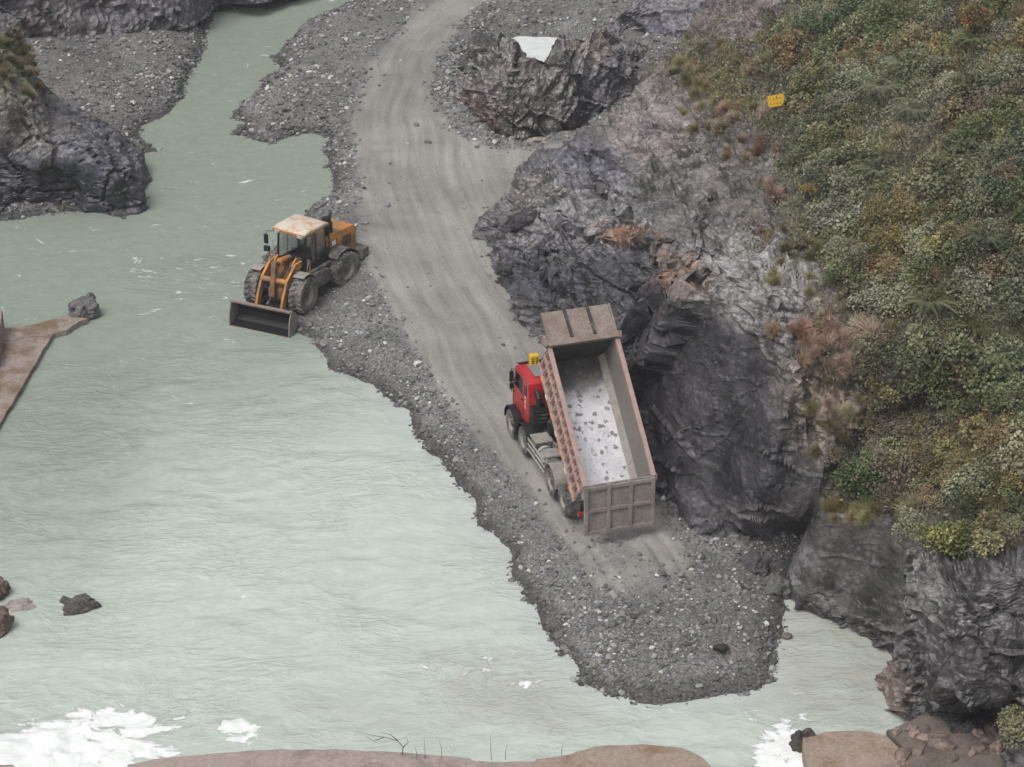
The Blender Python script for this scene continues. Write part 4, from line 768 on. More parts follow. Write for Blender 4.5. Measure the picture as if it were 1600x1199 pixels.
for x in (-.6, .6): MB().box(x - .12, x + .12, .60, .68, 2.90, 3.02).build('work_light', M['alu'], rf, .015)
for s in (-1, 1):
    mr = MB(); mr.tube([(s * .80, .45, 2.85), (s * 1.12, .72, 2.86), (s * 1.14, .74, 2.45)], .018, 6); mr.box(s * 1.14 - .10, s * 1.14 + .10, .72, .78, 2.30, 2.72); mr.build('mirror', M['black'], loader, .02)
ex = MB(); ex.tube([(-.5, -1.55, 2.36), (-.5, -1.55, 2.85)], .12, 12); ex.tube([(-.5, -1.55, 2.85), (-.5, -1.55, 3.2), (-.5, -1.65, 3.3)], .07, 12); ex.build('exhaust_pipe', M['dark'], loader, smooth=True)
ac = MB(); ac.tube([(-.6, -1.18, 1.4), (-.6, -1.18, 2.95)], .13, 12); ac.tube([(-.6, -1.18, 2.95), (-.6, -1.18, 3.2)], .19, 14); ac.build('air_cleaner', M['black'], loader, smooth=True)
# front frame, lift arms, linkage and bucket
FB().prism([(.1, .55), (.1, 1.25), (.75, 1.85), (1.35, 1.85), (1.7, 1.3), (2.1, 1.0), (2.1, .6)], 0, -.34, .34).build('front_frame', M['orange_d'], loader, .03)
for s in (-1, 1):
    FB().prism([(.78, .9), (.72, 1.92), (1.02, 2.12), (1.42, 1.9), (1.6, .9)], 0, s * .45 - .04, s * .45 + .04).build('arm_tower', M['orange'], loader, .012)
    arm = [(.86, 1.96), (1.4, 2.0), (2.15, 1.55), (2.58, .82), (2.73, .40), (2.71, .16), (2.55, .16), (2.38, .56), (1.95, 1.15), (1.4, 1.60), (.9, 1.70)]
    FB().prism(arm, 0, s * .60 - .055, s * .60 + .055).build('lift_arm', M['orange'], loader, .015)
    lc_ = FB(); lc_.tube([(s * .60, .95, .98), (s * .60, 1.55, 1.14)], .085, 12); lc_.tube([(s * .60, 1.55, 1.14), (s * .60, 2.1, 1.28)], .05, 10); lc_.build('lift_cylinder', M['orange_d'], loader, smooth=True)
    ff = [R(72 + k * 11.5) for k in range(8)]
    FB().prism([(WB + math.cos(a) * .96, .82 + math.sin(a) * .92) for a in ff] + [(WB + math.cos(a) * .92, .82 + math.sin(a) * .88) for a in reversed(ff)], 0, s * 1.04 - .26, s * 1.04 + .26).build('front_fender', M['dust'], loader, .01)
    hl = FB(); hl.tube([(s * .9, .70, 1.35), (s * .98, .78, 2.05), (s * 1.02, .86, 2.22)], .03, 8); hl.build('lamp_bracket', M['orange'], loader)
    FB().box(s * 1.02 - .13, s * 1.02 + .13, .82, .98, 2.12, 2.36).build('headlight', M['black'], loader, .04)
FB().tube([(-.62, 2.1, 1.45), (.62, 2.1, 1.45)], .12, 14).build('cross_tube', M['orange'], loader, smooth=True)
tc = FB(); tc.tube([(0, .82, 1.98), (0, 1.65, 2.16)], .125, 14); tc.build('tilt_cylinder', M['orange'], loader, smooth=True)
FB().tube([(0, 1.65, 2.16), (0, 2.02, 2.20)], .06, 10).build('tilt_rod', M['alu'], loader, smooth=True)
FB().prism([(1.95, 2.30), (2.12, 2.30), (2.30, 1.5), (2.42, .82), (2.26, .78), (2.06, 1.4)], 0, -.11, .11).build('bell_crank', M['orange_d'], loader, .02)
FB().tube([(0, 2.34, .84), (0, 2.82, .62)], .06, 10).build('bucket_link', M['dark'], loader, smooth=True)
hs_ = FB()
for x in (-.22, -.14, .14, .22): hs_.tube([(x, .6, 1.9), (x * 1.1, 1.1, 2.02), (x * 1.3, 1.6, 1.75), (x, 2.0, 1.5)], .025, 6)
hs_.build('hydraulic_hose', M['black'], loader)
# bucket, rolled forward so the mouth faces ahead and slightly down
BRX = R(-14); bp = (2.80, .04)
def bk(y, z): c_, s_ = math.cos(BRX), math.sin(BRX); return (bp[0] + y * c_ - z * s_, bp[1] + y * s_ + z * c_)
outer = [(.86, -.17), (.30, -.20), (.04, -.08), (-.08, .18), (-.02, .48), (.16, .74), (.30, .82)]; inner = [(.30, .78), (.19, .70), (.03, .46), (-.03, .18), (.08, -.04), (.31, -.15), (.86, -.14)]
shell = [bk(*p) for p in outer] + [bk(*p) for p in inner]
bkt = FB().prism(shell, 0, -1.42, 1.42).build('bucket', M['black'], loader)
for s in (-1, 1):
    FB().prism([bk(*p) for p in [(.86, -.18), (.30, -.21), (.03, -.09), (-.09, .18), (-.03, .48), (.15, .75), (.32, .84), (.60, .45)]], 0, s * 1.43 - .025, s * 1.43 + .025).build('bucket_side', M['bedgrey'], bkt, .006)
FB().prism([bk(*p) for p in [(.26, .86), (.40, .86), (.40, .78), (.26, .78)]], 0, -1.42, 1.42).build('spill_guard', M['brown'], bkt, .008)
FB().prism([bk(*p) for p in [(.80, -.20), (1.0, -.175), (1.0, -.155), (.80, -.13)]], 0, -1.46, 1.46).build('cutting_edge', M['brown'], bkt)
for x in (-.62, 0, .62): FB().prism([bk(*p) for p in [(-.075, .1), (-.30, .05), (-.32, .25), (-.045, .42)]], 0, x - .08, x + .08).build('bucket_bracket', M['brown'], bkt, .01)
# ------------------------------------------------------------------ stones
ico_v = []; t_ = (1 + 5**.5) / 2
for a, b in ((1, t_), (-1, t_), (1, -t_), (-1, -t_)): ico_v += [(a, b, 0), (0, a, b), (b, 0, a)]
ico_v = np.array(ico_v) / math.hypot(1, t_)
hull = bmesh.new()
for p in ico_v: hull.verts.new(p)
bmesh.ops.convex_hull(hull, input=hull.verts); hull.verts.ensure_lookup_table(); hull.verts.index_update()
ico_v = np.array([v.co[:] for v in hull.verts]); ico_f = np.array([[v.index for v in f.verts] for f in hull.faces]); hull.free()
rk = np.random.default_rng(21)
def rand_rot(n, r):
    q = r.normal(size=(n, 4)); q /= np.linalg.norm(q, axis=1, keepdims=True); a, b, c, d = q.T
    return np.stack([np.stack([1 - 2 * (c * c + d * d), 2 * (b * c - a * d), 2 * (b * d + a * c)], 1), np.stack([2 * (b * c + a * d), 1 - 2 * (b * b + d * d), 2 * (c * d - a * b)], 1), np.stack([2 * (b * d - a * c), 2 * (c * d + a * b), 1 - 2 * (b * b + c * c)], 1)], 1)
def grey(n, r, white=.05):
    v = np.exp(r.normal(-1.75, .38, n)); v = np.where(r.random(n) < white, r.uniform(.38, .6, n), v); c = v[:, None] * np.array([1.0, .985, .97]) * (1 + r.normal(0, .03, (n, 3))); return np.clip(c, .03, .7)
landok = ((sdm > -.35) | (sdl > -.3)) & (pit < .6)
cell = np.gradient(gx)[:, None] * np.gradient(gy)[None, :]
gp2x, gp2y = proj(np.stack([GX, GY, GZ], -1)); inview = (gp2x > -60) & (gp2x < 1400) & (gp2y > -40) & (gp2y < 1140)
edge = np.exp(-np.clip(np.where(sdm > 0, sdm, np.maximum(sdl, 0)), 0, 20) / 1.2)
tip = ell(gp2x, gp2y, 1040, 1020, 170, 90, 0, .4)
dens = landok * inview * ((1 - roadm) * (.30 + .9 * edge + .8 * tip * (.4 + .6 * sstep(-.1, .3, wv1)) + .9 * rub) + .007) * np.clip(.45 + 1.3 * sstep(-.25, .35, nz2(.9, 3, 160)), 0, 2)
dens *= np.where(gp2y < 330, 1.0, 1.25) * (1 - .6 * pad)
pw = (dens * cell).ravel(); pw /= pw.sum(); NS = 40000
idx = rk.choice(GX.size, NS, p=pw); sx = GX.ravel()[idx] + rk.uniform(-.08, .08, NS); sy_ = GY.ravel()[idx] + rk.uniform(-.08, .08, NS); sz = ground_z(sx, sy_)
size = np.clip(np.exp(rk.normal(-2.95, .42, NS)), .02, .17) * np.where(gp2y.ravel()[idx] < 330, 1.35, 1.0)
Vb = ico_v[None] * rk.uniform(.7, 1.15, (NS, 12, 1)); Vb = np.einsum('nij,nkj->nki', rand_rot(NS, rk), Vb * (rk.uniform(.6, 1.2, (NS, 1, 3))))
Vb = Vb * size[:, None, None] * np.array([1.1, 1.1, .75]) + np.stack([sx, sy_, sz + size * .25], 1)[:, None]
me = np_mesh('gravel', Vb.reshape(-1, 3), (ico_f[None] + 12 * np.arange(NS)[:, None, None]).reshape(-1, 3), M['stone'], False, 3)
cl = grey(NS, rk) * np.where(wet.ravel()[idx] > .5, .6, 1.0)[:, None]; attr(me, 'Col', np.repeat(cl, 12, 0), 'COL')
tag(link(bpy.data.objects.new('loose_gravel', me)), 'loose grey gravel stones strewn over the causeway banks', 'gravel', kind='stuff')
def rock_mesh(name, seed, dims, col, sub=3, rough=.3):
    bm = bmesh.new(); bmesh.ops.create_icosphere(bm, subdivisions=sub, radius=1.0); bm.verts.ensure_lookup_table(); V = np.array([v.co[:] for v in bm.verts]); F = np.array([[v.index for v in f.verts] for f in bm.faces]); bm.free()
    d = rough * facet(V * 1.3 + seed * 7.7, seed, .5, .9) + rough * .45 * facet(V * 3 + seed, seed + 3, .5, .8) + .04 * fbm(V * 5, 2, seed)
    V = V * (1 + d)[:, None] * np.array(dims); me = np_mesh(name, V, F, M['stone'], False, 3)
    attr(me, 'Col', np.clip(np.array(col) * (1 + .35 * fbm(V / max(dims) * 2.5 + seed, 3, seed + 9))[:, None], .02, .8), 'COL'); return me
SM = [rock_mesh('stone', 300 + k, (1, .8, .6), c, 1, .32) for k, c in enumerate(((.15, .148, .145), (.20, .197, .19), (.105, .105, .11), (.27, .265, .255), (.42, .41, .40), (.17, .16, .15), (.13, .13, .135)))]
big_w = landok * inview * (1 - roadm) * (.12 + 1.6 * ell(gp2x, gp2y, 520, 510, 60, 60, 30, .4) + .5 * edge + .6 * rub + .5 * ell(gp2x, gp2y, 640, 570, 60, 50)) * (1 - .9 * pad); big_w = (big_w * cell).ravel(); big_w /= big_w.sum()
for k, i in enumerate(rk.choice(GX.size, 285, p=big_w)):
    o = bpy.data.objects.new('stone', SM[rk.choice(7, p=[.24, .2, .18, .12, .06, .1, .1])]); s_ = float(np.clip(np.exp(rk.normal(-2.0, .32)), .09, .30)); x, y = float(GX.ravel()[i]), float(GY.ravel()[i])
    o.location = (x, y, float(ground_z(np.array([x]), np.array([y]))[0]) + s_ * .22); o.rotation_euler = (rk.uniform(-.4, .4), rk.uniform(-.4, .4), rk.uniform(0, 6.28)); o.scale = (s_, s_, s_); link(o, bank_o)
def boulder(name, p, z, dims, col, label, seed, rz=0., lift=.3, grp=None):
    c = atz(p[0], p[1], z); o = bpy.data.objects.new(name, rock_mesh(name, seed, dims, col, 4 if max(dims) > .39 else 2, .34)); o.location = (c[0], c[1], z + dims[2] * lift); o.rotation_euler = (0, 0, rz); tag(link(o), label, 'rock', grp)
boulder('river_boulder', (127, 951), 0, (.62, .40, .38), (.085, .08, .075), 'dark flat topped boulder alone in the pale river', 401, .2)
boulder('river_boulder', (133, 492), .1, (.62, .5, .62), (.135, .13, .135), 'craggy grey boulder at the end of the dirt spit', 402, .6)
boulder('river_boulder', (-12, 985), 0, (.62, .6, .62), (.15, .11, .09), 'brown boulder at the water edge with a wet dark base', 403, .3)
boulder('river_boulder', (-8, 930), 0, (.5, .5, .5), (.11, .085, .075), 'small dark brown rock just upstream of the brown boulder', 404)
boulder('river_boulder', (32, 950), -.1, (.55, .42, .14), (.27, .24, .225), 'pale pinkish flat rock barely above the river surface', 405)
boulder('dark_rock', (1127, 1014), .75, (.26, .16, .14), (.035, .034, .036), 'small black rock on the gravel tip of the causeway', 406)
boulder('river_boulder', (1230, 997), 0, (.20, .15, .14), (.13, .12, .11), 'small grey stone in the water off the causeway tip', 407)
boulder('river_boulder', (1258, 1168), 0, (.42, .40, .50), (.06, .055, .05), 'black wet rock at the corner of the tan ledge by the foam', 408)
boulder('road_boulder', (842, 225), 1.0, (.50, .30, .26), (.26, .235, .21), 'pale boulder at the foot of the twin peaked outcrop', 409)
boulder('cove_rock', (1212, 925), .1, (.5, .5, .5), (.12, .115, .115), 'angular grey rock wedged between gravel tip and cliff cove', 410, .5)
boulder('cove_rock', (1178, 893), .5, (.4, .5, .55), (.07, .068, .072), 'dark rock below the cliff overhang at the gravel edge', 411, 1.5)
for k in range(26): boulder('ledge_rock', (1395 + rk.uniform(0, 165), 1140 + rk.uniform(0, 70)), .66, tuple(rk.uniform(.10, .30, 3) * np.array([1.3, 1, .7])), (.14 + .06 * (k % 3), .11 + .045 * (k % 3), .095 + .04 * (k % 3)), 'reddish brown broken rock lying on the rubble ledge by the cave', 420 + k, k, .2, 'broken rocks on the rubble ledge')
# ------------------------------------------------------------------ concrete
def slab_px(name, poly, zt, zb, mat, label, cat, jit=.05, seed=0, rag=()):
    W = wpoly(poly, zt); out = []
    for i in range(len(W)):
        a, b = W[i], W[(i + 1) % len(W)]; n = max(1, int(np.linalg.norm(b - a) / .22))
        for k in range(n): out.append(a + (b - a) * k / n)
    out = np.array(out); j = fbm(out * 1.5 + seed, 3, 500 + seed); out[:, 0] += jit * j; out[:, 1] += jit * fbm(out * 1.5 + 9 + seed, 3, 520 + seed)
    m = MB(); n = len(out); m.add([(p[0], p[1], zt) for p in out] + [(p[0], p[1], zb) for p in out], [tuple(range(n)), tuple(range(n, 2 * n))[::-1]] + [(i, n + i, n + (i + 1) % n, (i + 1) % n) for i in range(n)])
    o = m.build(name, mat, bevel=.03); return tag(o, label, cat)
slab_px('concrete_apron', [(84, 519), (0, 662), (-60, 764), (-160, 764), (-160, 520), (4, 518)], .22, -.8, M['conc_dirt'], 'dirt strewn concrete apron sloping edge at the left bank', 'concrete slab', .03, 1)
slab_px('dirt_spit', [(140, 497), (122, 505), (100, 515), (70, 524), (20, 530), (-40, 540), (-40, 512), (20, 511), (50, 506), (85, 497), (110, 492)], .27, -.5, M['conc_dirt'], 'narrow brown dirt spit reaching from the apron to a boulder', 'dirt', .16, 2)
m = MB(); a = atz(-3, 578, .2); b = atz(9, 520, .2); b2 = atz(-60, 500, .34)
m.add([(a[0], a[1], -.5), (b[0], b[1], -.5), (b2[0], b2[1], -.5), (b2[0] - 1, a[1], -.5), (a[0], a[1], .9), (b[0] - .05, b[1], 1.25), (b2[0], b2[1], 1.4), (b2[0] - 1, a[1], 1.0)], [(0, 1, 5, 4), (1, 2, 6, 5), (2, 3, 7, 6), (3, 0, 4, 7), (4, 5, 6, 7), (3, 2, 1, 0)])
tag(m.build('retaining_wall', M['conc'], bevel=.03), 'low concrete retaining wall end standing on the dirt covered apron', 'wall')
slab_px('weir_pier', [(200, 1193), (240, 1186), (330, 1178), (440, 1170), (540, 1171), (640, 1176), (735, 1184), (752, 1199), (760, 1330), (190, 1330)], 1.0, -1.2, M['conc'], 'long pinkish weathered concrete weir top with twigs on its edge', 'concrete pier', .05, 3)
slab_px('weir_sill', [(730, 1190), (790, 1192), (850, 1188), (850, 1330), (740, 1330)], .55, -1.2, M['conc'], 'low stained concrete sill between the two weir piers', 'concrete sill', .05, 4)
slab_px('weir_pier', [(826, 1199), (838, 1186), (892, 1178), (932, 1166), (1005, 1163), (1065, 1169), (1100, 1184), (1114, 1199), (1120, 1330), (820, 1330)], 1.1, -1.2, M['conc_tan'], 'rounded tan concrete pier top beside the foaming outlet', 'concrete pier', .04, 5)
slab_px('concrete_ledge', [(1252, 1152), (1290, 1144), (1350, 1141), (1385, 1150), (1420, 1180), (1440, 1330), (1285, 1330), (1262, 1199)], .62, -1.2, M['conc_tan'], 'tan stained concrete ledge at the cliff foot near the cave', 'concrete ledge', .06, 6)
slab_px('rubble_ledge', [(1384, 1142), (1410, 1128), (1440, 1118), (1600, 1118), (1700, 1130), (1700, 1330), (1445, 1330), (1418, 1180)], .68, -1.2, M['rubble'], 'reddish brown rubble floor in front of the dark cave', 'ledge', .12, 7)
slab_px('weir_edge', [(-60, 1196), (20, 1194), (26, 1199), (40, 1330), (-60, 1330)], 1.0, -1.2, M['conc'], 'short concrete corner beyond the broad foam patch', 'concrete pier', .03, 8)
# dead twigs on the weir
twig = NT('dead_twig').set(Base_Color=(.085, .07, .06), Roughness=.9)
def branch(pts, r, label):
    base = atz(pts[0][0][0], pts[0][0][1], 1.0); o = empty('dead_branch', tuple(base))
    for p in pts:
        q = [aty(a, b, base[1] + .02 * k) - base for k, (a, b) in enumerate(p)]; MB().tube(q, [r * (1 - .75 * k / (len(q) - 1)) for k in range(len(q))], 5).build('twig', twig, o)
    tag(o, label, 'branch')
branch([[(628, 1180), (630, 1168), (622, 1158), (600, 1152), (575, 1148), (553, 1143)], [(622, 1158), (610, 1148), (590, 1144)], [(600, 1152), (585, 1158), (570, 1150)], [(630, 1168), (638, 1160), (634, 1150)]], .016, 'bare arching dead branch curling over the long weir top')
for i, (x, h) in enumerate(((664, 36), (690, 32), (650, 22), (768, 42), (790, 24), (878, 28))):
    base = atz(x, 1186, 1.0); o = MB().tube([(0, 0, -.05), (rk.uniform(-.03, .03), 0, h / 47 * .5), (rk.uniform(-.08, .08), .02, h / 47)], [.010, .008, .004], 5).build('dry_stalk', twig, loc=tuple(base))
    tag(o, 'thin upright dry stalk growing at the weir edge', 'stalk', 'dry stalks on the weir')
# ------------------------------------------------------------------ vegetation
rv = np.random.default_rng(5)
def leaves(n, cen, rad, lobes, lsize, cols, r, shell=.75, droop=.25):
    """leaf quads spread through several overlapping lobes"""
    lc_ = r.normal(size=(lobes, 3)); lc_ /= np.linalg.norm(lc_, axis=1, keepdims=True); lc_ = lc_ * np.array(rad) * r.uniform(.25, .75, (lobes, 1)); lc_[:, 2] = np.abs(lc_[:, 2]); lr = r.uniform(.32, .55, lobes) * min(rad)
    k = r.integers(0, lobes, n); d = r.normal(size=(n, 3)); d /= np.linalg.norm(d, axis=1, keepdims=True); d[:, 2] = np.where(d[:, 2] < -.3, -d[:, 2], d[:, 2])
    p = lc_[k] + d * (lr[k] * (shell + (1 - shell) * r.random(n)) * r.uniform(.7, 1.15, n))[:, None] + np.array(cen)
    ax = d + r.normal(0, .7, (n, 3)) + np.array([0, 0, -droop]); ax /= np.linalg.norm(ax, axis=1, keepdims=True); nr = d * .7 + np.array([0, 0, .6]) + r.normal(0, .45, (n, 3)); sd = np.cross(ax, nr); sd /= np.linalg.norm(sd, axis=1, keepdims=True) + 1e-9
    L = lsize * r.uniform(.6, 1.4, n)[:, None]; Wd = L * r.uniform(.32, .5, (n, 1))
    up_ = np.cross(sd, ax) * L * .12
    V = np.stack([p, p + ax * L * .5 + sd * Wd + up_, p + ax * L, p + ax * L * .5 - sd * Wd + up_], 1).reshape(-1, 3); F = np.arange(4 * n).reshape(n, 4)
    cc = np.array(cols)[r.integers(0, len(cols), lobes)][k] * r.uniform(.7, 1.35, (n, 1)) * r.uniform(.75, 1.2, lobes)[k][:, None]
    return V, F, np.repeat(cc, 4, 0)
def stems(rad, r, n=6):
    m = MB()
    for _ in range(n):
        a = r.uniform(0, 6.28); q = np.array([math.cos(a) * rad[0] * .6, math.sin(a) * rad[1] * .6, rad[2] * r.uniform(.6, 1.1)]); m.tube([(0, 0, -.25), tuple(q * .5 + r.normal(0, .05, 3)), tuple(q)], [.03, .02, .008], 4)
    return np.array(m.v), m.f
GREEN = ((.155, .18, .085), (.18, .20, .10), (.12, .15, .07), (.20, .22, .12)); PALE = ((.24, .255, .165), (.27, .275, .19), (.20, .215, .13)); OLIVE = ((.24, .22, .085), (.27, .235, .09), (.20, .20, .08)); BROWN = ((.19, .175, .105), (.165, .155, .095), (.215, .20, .13)); BRIGHT = ((.07, .14, .055), (.09, .165, .06), (.06, .11, .045)); DARKG = ((.085, .115, .06), (.10, .13, .07)); YEL = ((.34, .21, .05), (.30, .22, .07), (.2, .18, .07))
def bush_mesh(name, cols, n, rad, lobes, ls, seed):
    r = np.random.default_rng(seed); V, F, cc = leaves(n, (0, 0, .1), rad, lobes, ls, cols, r); sv, sf = stems(rad, r)
    me = bpy.data.meshes.new(name); b = len(V); me.from_pydata(V.tolist() + sv.tolist(), [], F.tolist() + [tuple(i + b for i in f) for f in sf]); me.materials.append(M['leaf'])
    attr(me, 'Col', np.concatenate([cc, np.tile((.09, .07, .05), (len(sv), 1))]), 'COL'); return me
SPECIAL = [(1345, 770), (1500, 860), (1520, 60), (1262, 318), (1208, 185), (1208, 150), (1380, 150), (1425, 185)]
ZONES = [(1215, 150, 'around the yellow notice board'), (1400, 150, 'around the ferns'), (1525, 60, 'around the golden shrub'), (1270, 320, 'around the lime yellow shrub'), (1320, 540, 'on the tan cliff shoulder'), (1350, 760, 'around the bright green shrub'), (1500, 850, 'around the overhanging yellow green shrub'), (1520, 420, 'on the open slope below the ferns')]
kinds = [('leafy_shrub', GREEN, 'mid green leafy shrub', 'mid green shrubs', 'shrub', .085), ('fine_leaved_shrub', PALE, 'pale grey green fine leaved shrub', 'pale shrubs', 'shrub', .07), ('olive_shrub', OLIVE, 'yellowish olive shrub', 'olive shrubs', 'shrub', .075),
         ('dry_bush', BROWN, 'dry brown twiggy bush', 'brown bushes', 'bush', .055), ('dense_shrub', DARKG, 'dark green dense shrub', 'dark shrubs', 'shrub', .085)]
BM = [[bush_mesh('bush', kd[1], 1700, (1.0, 1.0, .8), 10, kd[5] * 1.15, 700 + 10 * i + j) for j in range(3)] for i, kd in enumerate(kinds)]
CN = normals(CLIFF); CN[CN[..., 2] < 0] *= -1
cpx, cpy = proj(CLIFF); e1 = np.gradient(CLIFF, axis=0); e2 = np.gradient(CLIFF, axis=1); ca_ = np.linalg.norm(np.cross(e1, e2), axis=2)
vin = (CVEG > 8) & (cpx < 1660) & (cpy > -45) & (cpy < 935)
pn1 = fbm(CLIFF.reshape(-1, 3) * .16, 3, 801).reshape(cpx.shape); pn2 = fbm(CLIFF.reshape(-1, 3) * .16 + 31, 3, 802).reshape(cpx.shape)
cand = np.flatnonzero(vin.ravel()); order = rv.choice(cand, 14000, p=(ca_.ravel()[cand] / ca_.ravel()[cand].sum())); Pf = CLIFF.reshape(-1, 3); Nf = CN.reshape(-1, 3); taken = np.zeros((0, 3)); cnt = 0
def place(o, p, nrm, s, r, sink=.1, lean=.6):
    up = Vector((nrm[0] * lean, nrm[1] * lean, 1.0)).normalized(); q = up.to_track_quat('Z', 'Y'); o.rotation_euler = (q @ Euler((0, 0, r.uniform(0, 6.28))).to_quaternion()).to_euler(); o.location = tuple(np.array(p) - np.array(up) * sink); o.scale = (s, s, s * r.uniform(.8, 1.15))
for i in order:
    if cnt >= 600: break
    p = Pf[i]
    s_ = float(np.clip(np.exp(rv.normal(-.05, .36)), .45, 1.4)) * (.6 if CVEG.ravel()[i] < 28 else 1.0)
    if len(taken) and np.min(np.linalg.norm(taken - p, axis=1)) < .56 * s_: continue
    a, b = pn1.ravel()[i], pn2.ravel()[i]; X_, Y_ = cpx.ravel()[i], cpy.ravel()[i]
    k = 3 if a > .62 else (2 if a < -.50 else (4 if b > .5 else (1 if b < -.02 else 0)))
    if X_ < 1215 and Y_ < 270:
        if rv.random() < .5: continue
        k = int(rv.choice([2, 2, 3])); s_ = min(s_, .55)
    if 1420 < X_ < 1600 and 640 < Y_ < 800 and rv.random() < .5: k = 2
    if rv.random() < .42: k = int(rv.choice([0, 0, 1, 1, 2, 2]))
    if any(abs(X_ - q[0]) < 46 and -45 < Y_ - q[1] < 80 for q in SPECIAL): continue
    o = bpy.data.objects.new(kinds[k][0], BM[k][int(rv.integers(0, 3))]); place(o, p, Nf[i], s_, rv); z_ = min(ZONES, key=lambda q: (q[0] - X_)**2 + (q[1] - Y_)**2)[2]; tag(link(o), kinds[k][2] + ' ' + z_, kinds[k][4], kinds[k][3] + ' ' + z_); taken = np.vstack([taken, p]); cnt += 1
# low undergrowth between the shrubs: nobody could count it
NL = 100000; fringe = np.where(CVEG > 8, 1.0, .55 * np.clip(1 + CVEG / 110.0, 0, 1)**2 * sstep(-.05, .35, fbm(CLIFF.reshape(-1, 3) * .55, 3, 820).reshape(cpx.shape))) * (cpx > 1010) * (cpx < 1660) * (cpy > -45) * (cpy < np.where(CVEG > 8, 935, 620)); fw_ = (ca_ * fringe).ravel(); cnd2 = np.flatnonzero(fw_ > 0); ii = rv.choice(cnd2, NL, p=fw_[cnd2] / fw_[cnd2].sum()); P0 = Pf[ii] + Nf[ii] * rv.uniform(.0, .28, (NL, 1)) + rv.normal(0, .06, (NL, 3))
ax = Nf[ii] * .5 + rv.normal(0, .6, (NL, 3)) + np.array([0, 0, .2]); ax /= np.linalg.norm(ax, axis=1, keepdims=True); sd = np.cross(ax, rv.normal(size=(NL, 3))); sd /= np.linalg.norm(sd, axis=1, keepdims=True); L = rv.uniform(.07, .19, (NL, 1)); Wd = L * rv.uniform(.15, .35, (NL, 1))
V = np.stack([P0, P0 + ax * L * .5 + sd * Wd, P0 + ax * L, P0 + ax * L * .5 - sd * Wd], 1).reshape(-1, 3)
pal = np.array(GREEN + PALE + OLIVE + BROWN); w0 = pal[rv.integers(0, len(pal), NL)]; brn = np.array(BROWN)[rv.integers(0, 3, NL)]; fb_ = .8 * sstep(.3, .8, pn1.ravel()[ii])[:, None]; fb_ = np.maximum(fb_, .75 * (CVEG.ravel()[ii] < 8)[:, None]); w0 = (w0 * (1 - fb_) + brn * fb_) * rv.uniform(.6, 1.25, (NL, 1))
me = np_mesh('undergrowth', V, np.arange(4 * NL).reshape(NL, 4), M['leaf']); attr(me, 'Col', np.repeat(w0, 4, 0), 'COL'); tag(link(bpy.data.objects.new('undergrowth', me)), 'low green and brown undergrowth covering the slope between shrubs', 'undergrowth', kind='stuff')
def near_px(x, y, A=None):
    a_, b_ = (cpx, cpy) if A is None else proj(A); Q = Pf if A is None else A.reshape(-1, 3); d = (a_ - x)**2 + (b_ - y)**2
    c_ = np.flatnonzero(d.ravel() < max(9.0, d.min() * 1.5)); k = c_[np.argmin(Q[c_, 1])]; return k
# grass tufts
def tuft_mesh(name, cols, n, ln, spread, seed):
    r = np.random.default_rng(seed); V = []; F = []; Cc = []
    for k in range(n):
        a = r.uniform(0, 6.28); out = r.uniform(.25, 1.0) * spread; h = ln * r.uniform(.6, 1.1); b0 = np.array([r.normal(0, .07), r.normal(0, .07), -.05]); d = np.array([math.cos(a), math.sin(a), 0]); sd = np.array([-d[1], d[0], 0]) * .012; b = len(V); c_ = np.array(cols[r.integers(0, len(cols))]) * r.uniform(.75, 1.3)
        for t in (0, .35, .7, 1.0):
            p = b0 + d * out * t * t + np.array([0, 0, h * (t - .45 * t * t * out / spread)]); V += [p - sd * (1 - t * .8), p + sd * (1 - t * .8)]; Cc += [c_, c_]
        F += [(b + 2 * j, b + 2 * j + 1, b + 2 * j + 3, b + 2 * j + 2) for j in range(3)]
    me = np_mesh(name, np.array(V), F, M['dry']); attr(me, 'Col', np.array(Cc), 'COL'); return me
TAN = ((.27, .20, .11), (.22, .165, .095), (.31, .25, .16)); GG = ((.17, .16, .06), (.20, .18, .08), (.13, .14, .05))
TM = [tuft_mesh('dry_grass', TAN, 260, .75, .55, 900 + k) for k in range(3)]; TG = [tuft_mesh('grass', GG, 260, .6, .5, 910 + k) for k in range(3)]
spots = [(1300 + rv.normal(0, 28), 520 + rv.normal(0, 30), 0) for _ in range(18)] + [(1312 + rv.normal(0, 16), 600 + rv.normal(0, 45), 0) for _ in range(18)] + [(1250 + rv.normal(0, 25), 395 + rv.normal(0, 20), 1) for _ in range(14)] + [(1120 + rv.normal(0, 50), 120 + rv.normal(0, 28), 1) for _ in range(60)] + [(rv.uniform(1250, 1600), rv.uniform(0, 800), 1) for _ in range(110)] + [(1150 + rv.normal(0, 40), 190 + rv.normal(0, 40), 0) for _ in range(20)] + [(1350 + rv.normal(0, 40), 800 + rv.normal(0, 8), 1) for _ in range(10)] + [(1330 + rv.normal(0, 30), 450 + rv.normal(0, 25), 1) for _ in range(12)] + [(1200 + rv.normal(0, 25), 300 + rv.normal(0, 50), 0) for _ in range(10)]
for (x, y, g_) in spots:
    k = near_px(x, y); o = bpy.data.objects.new('grass_tuft', (TG if g_ else TM)[int(rv.integers(0, 3))]); place(o, Pf[k], Nf[k], rv.uniform(.5, 1.05) * (1.5 if x > 1345 else 1), rv, .05, .9)
    z_ = min(ZONES, key=lambda q: (q[0] - x)**2 + (q[1] - y)**2)[2]; tag(link(o), *(('olive green grass tuft ' + z_, 'grass tuft', 'green grass tufts ' + z_) if g_ else ('dry straw coloured grass tuft ' + z_, 'grass tuft', 'straw grass tufts ' + z_)))
LP = LR.reshape(-1, 3); lpx, lpy = proj(LR)
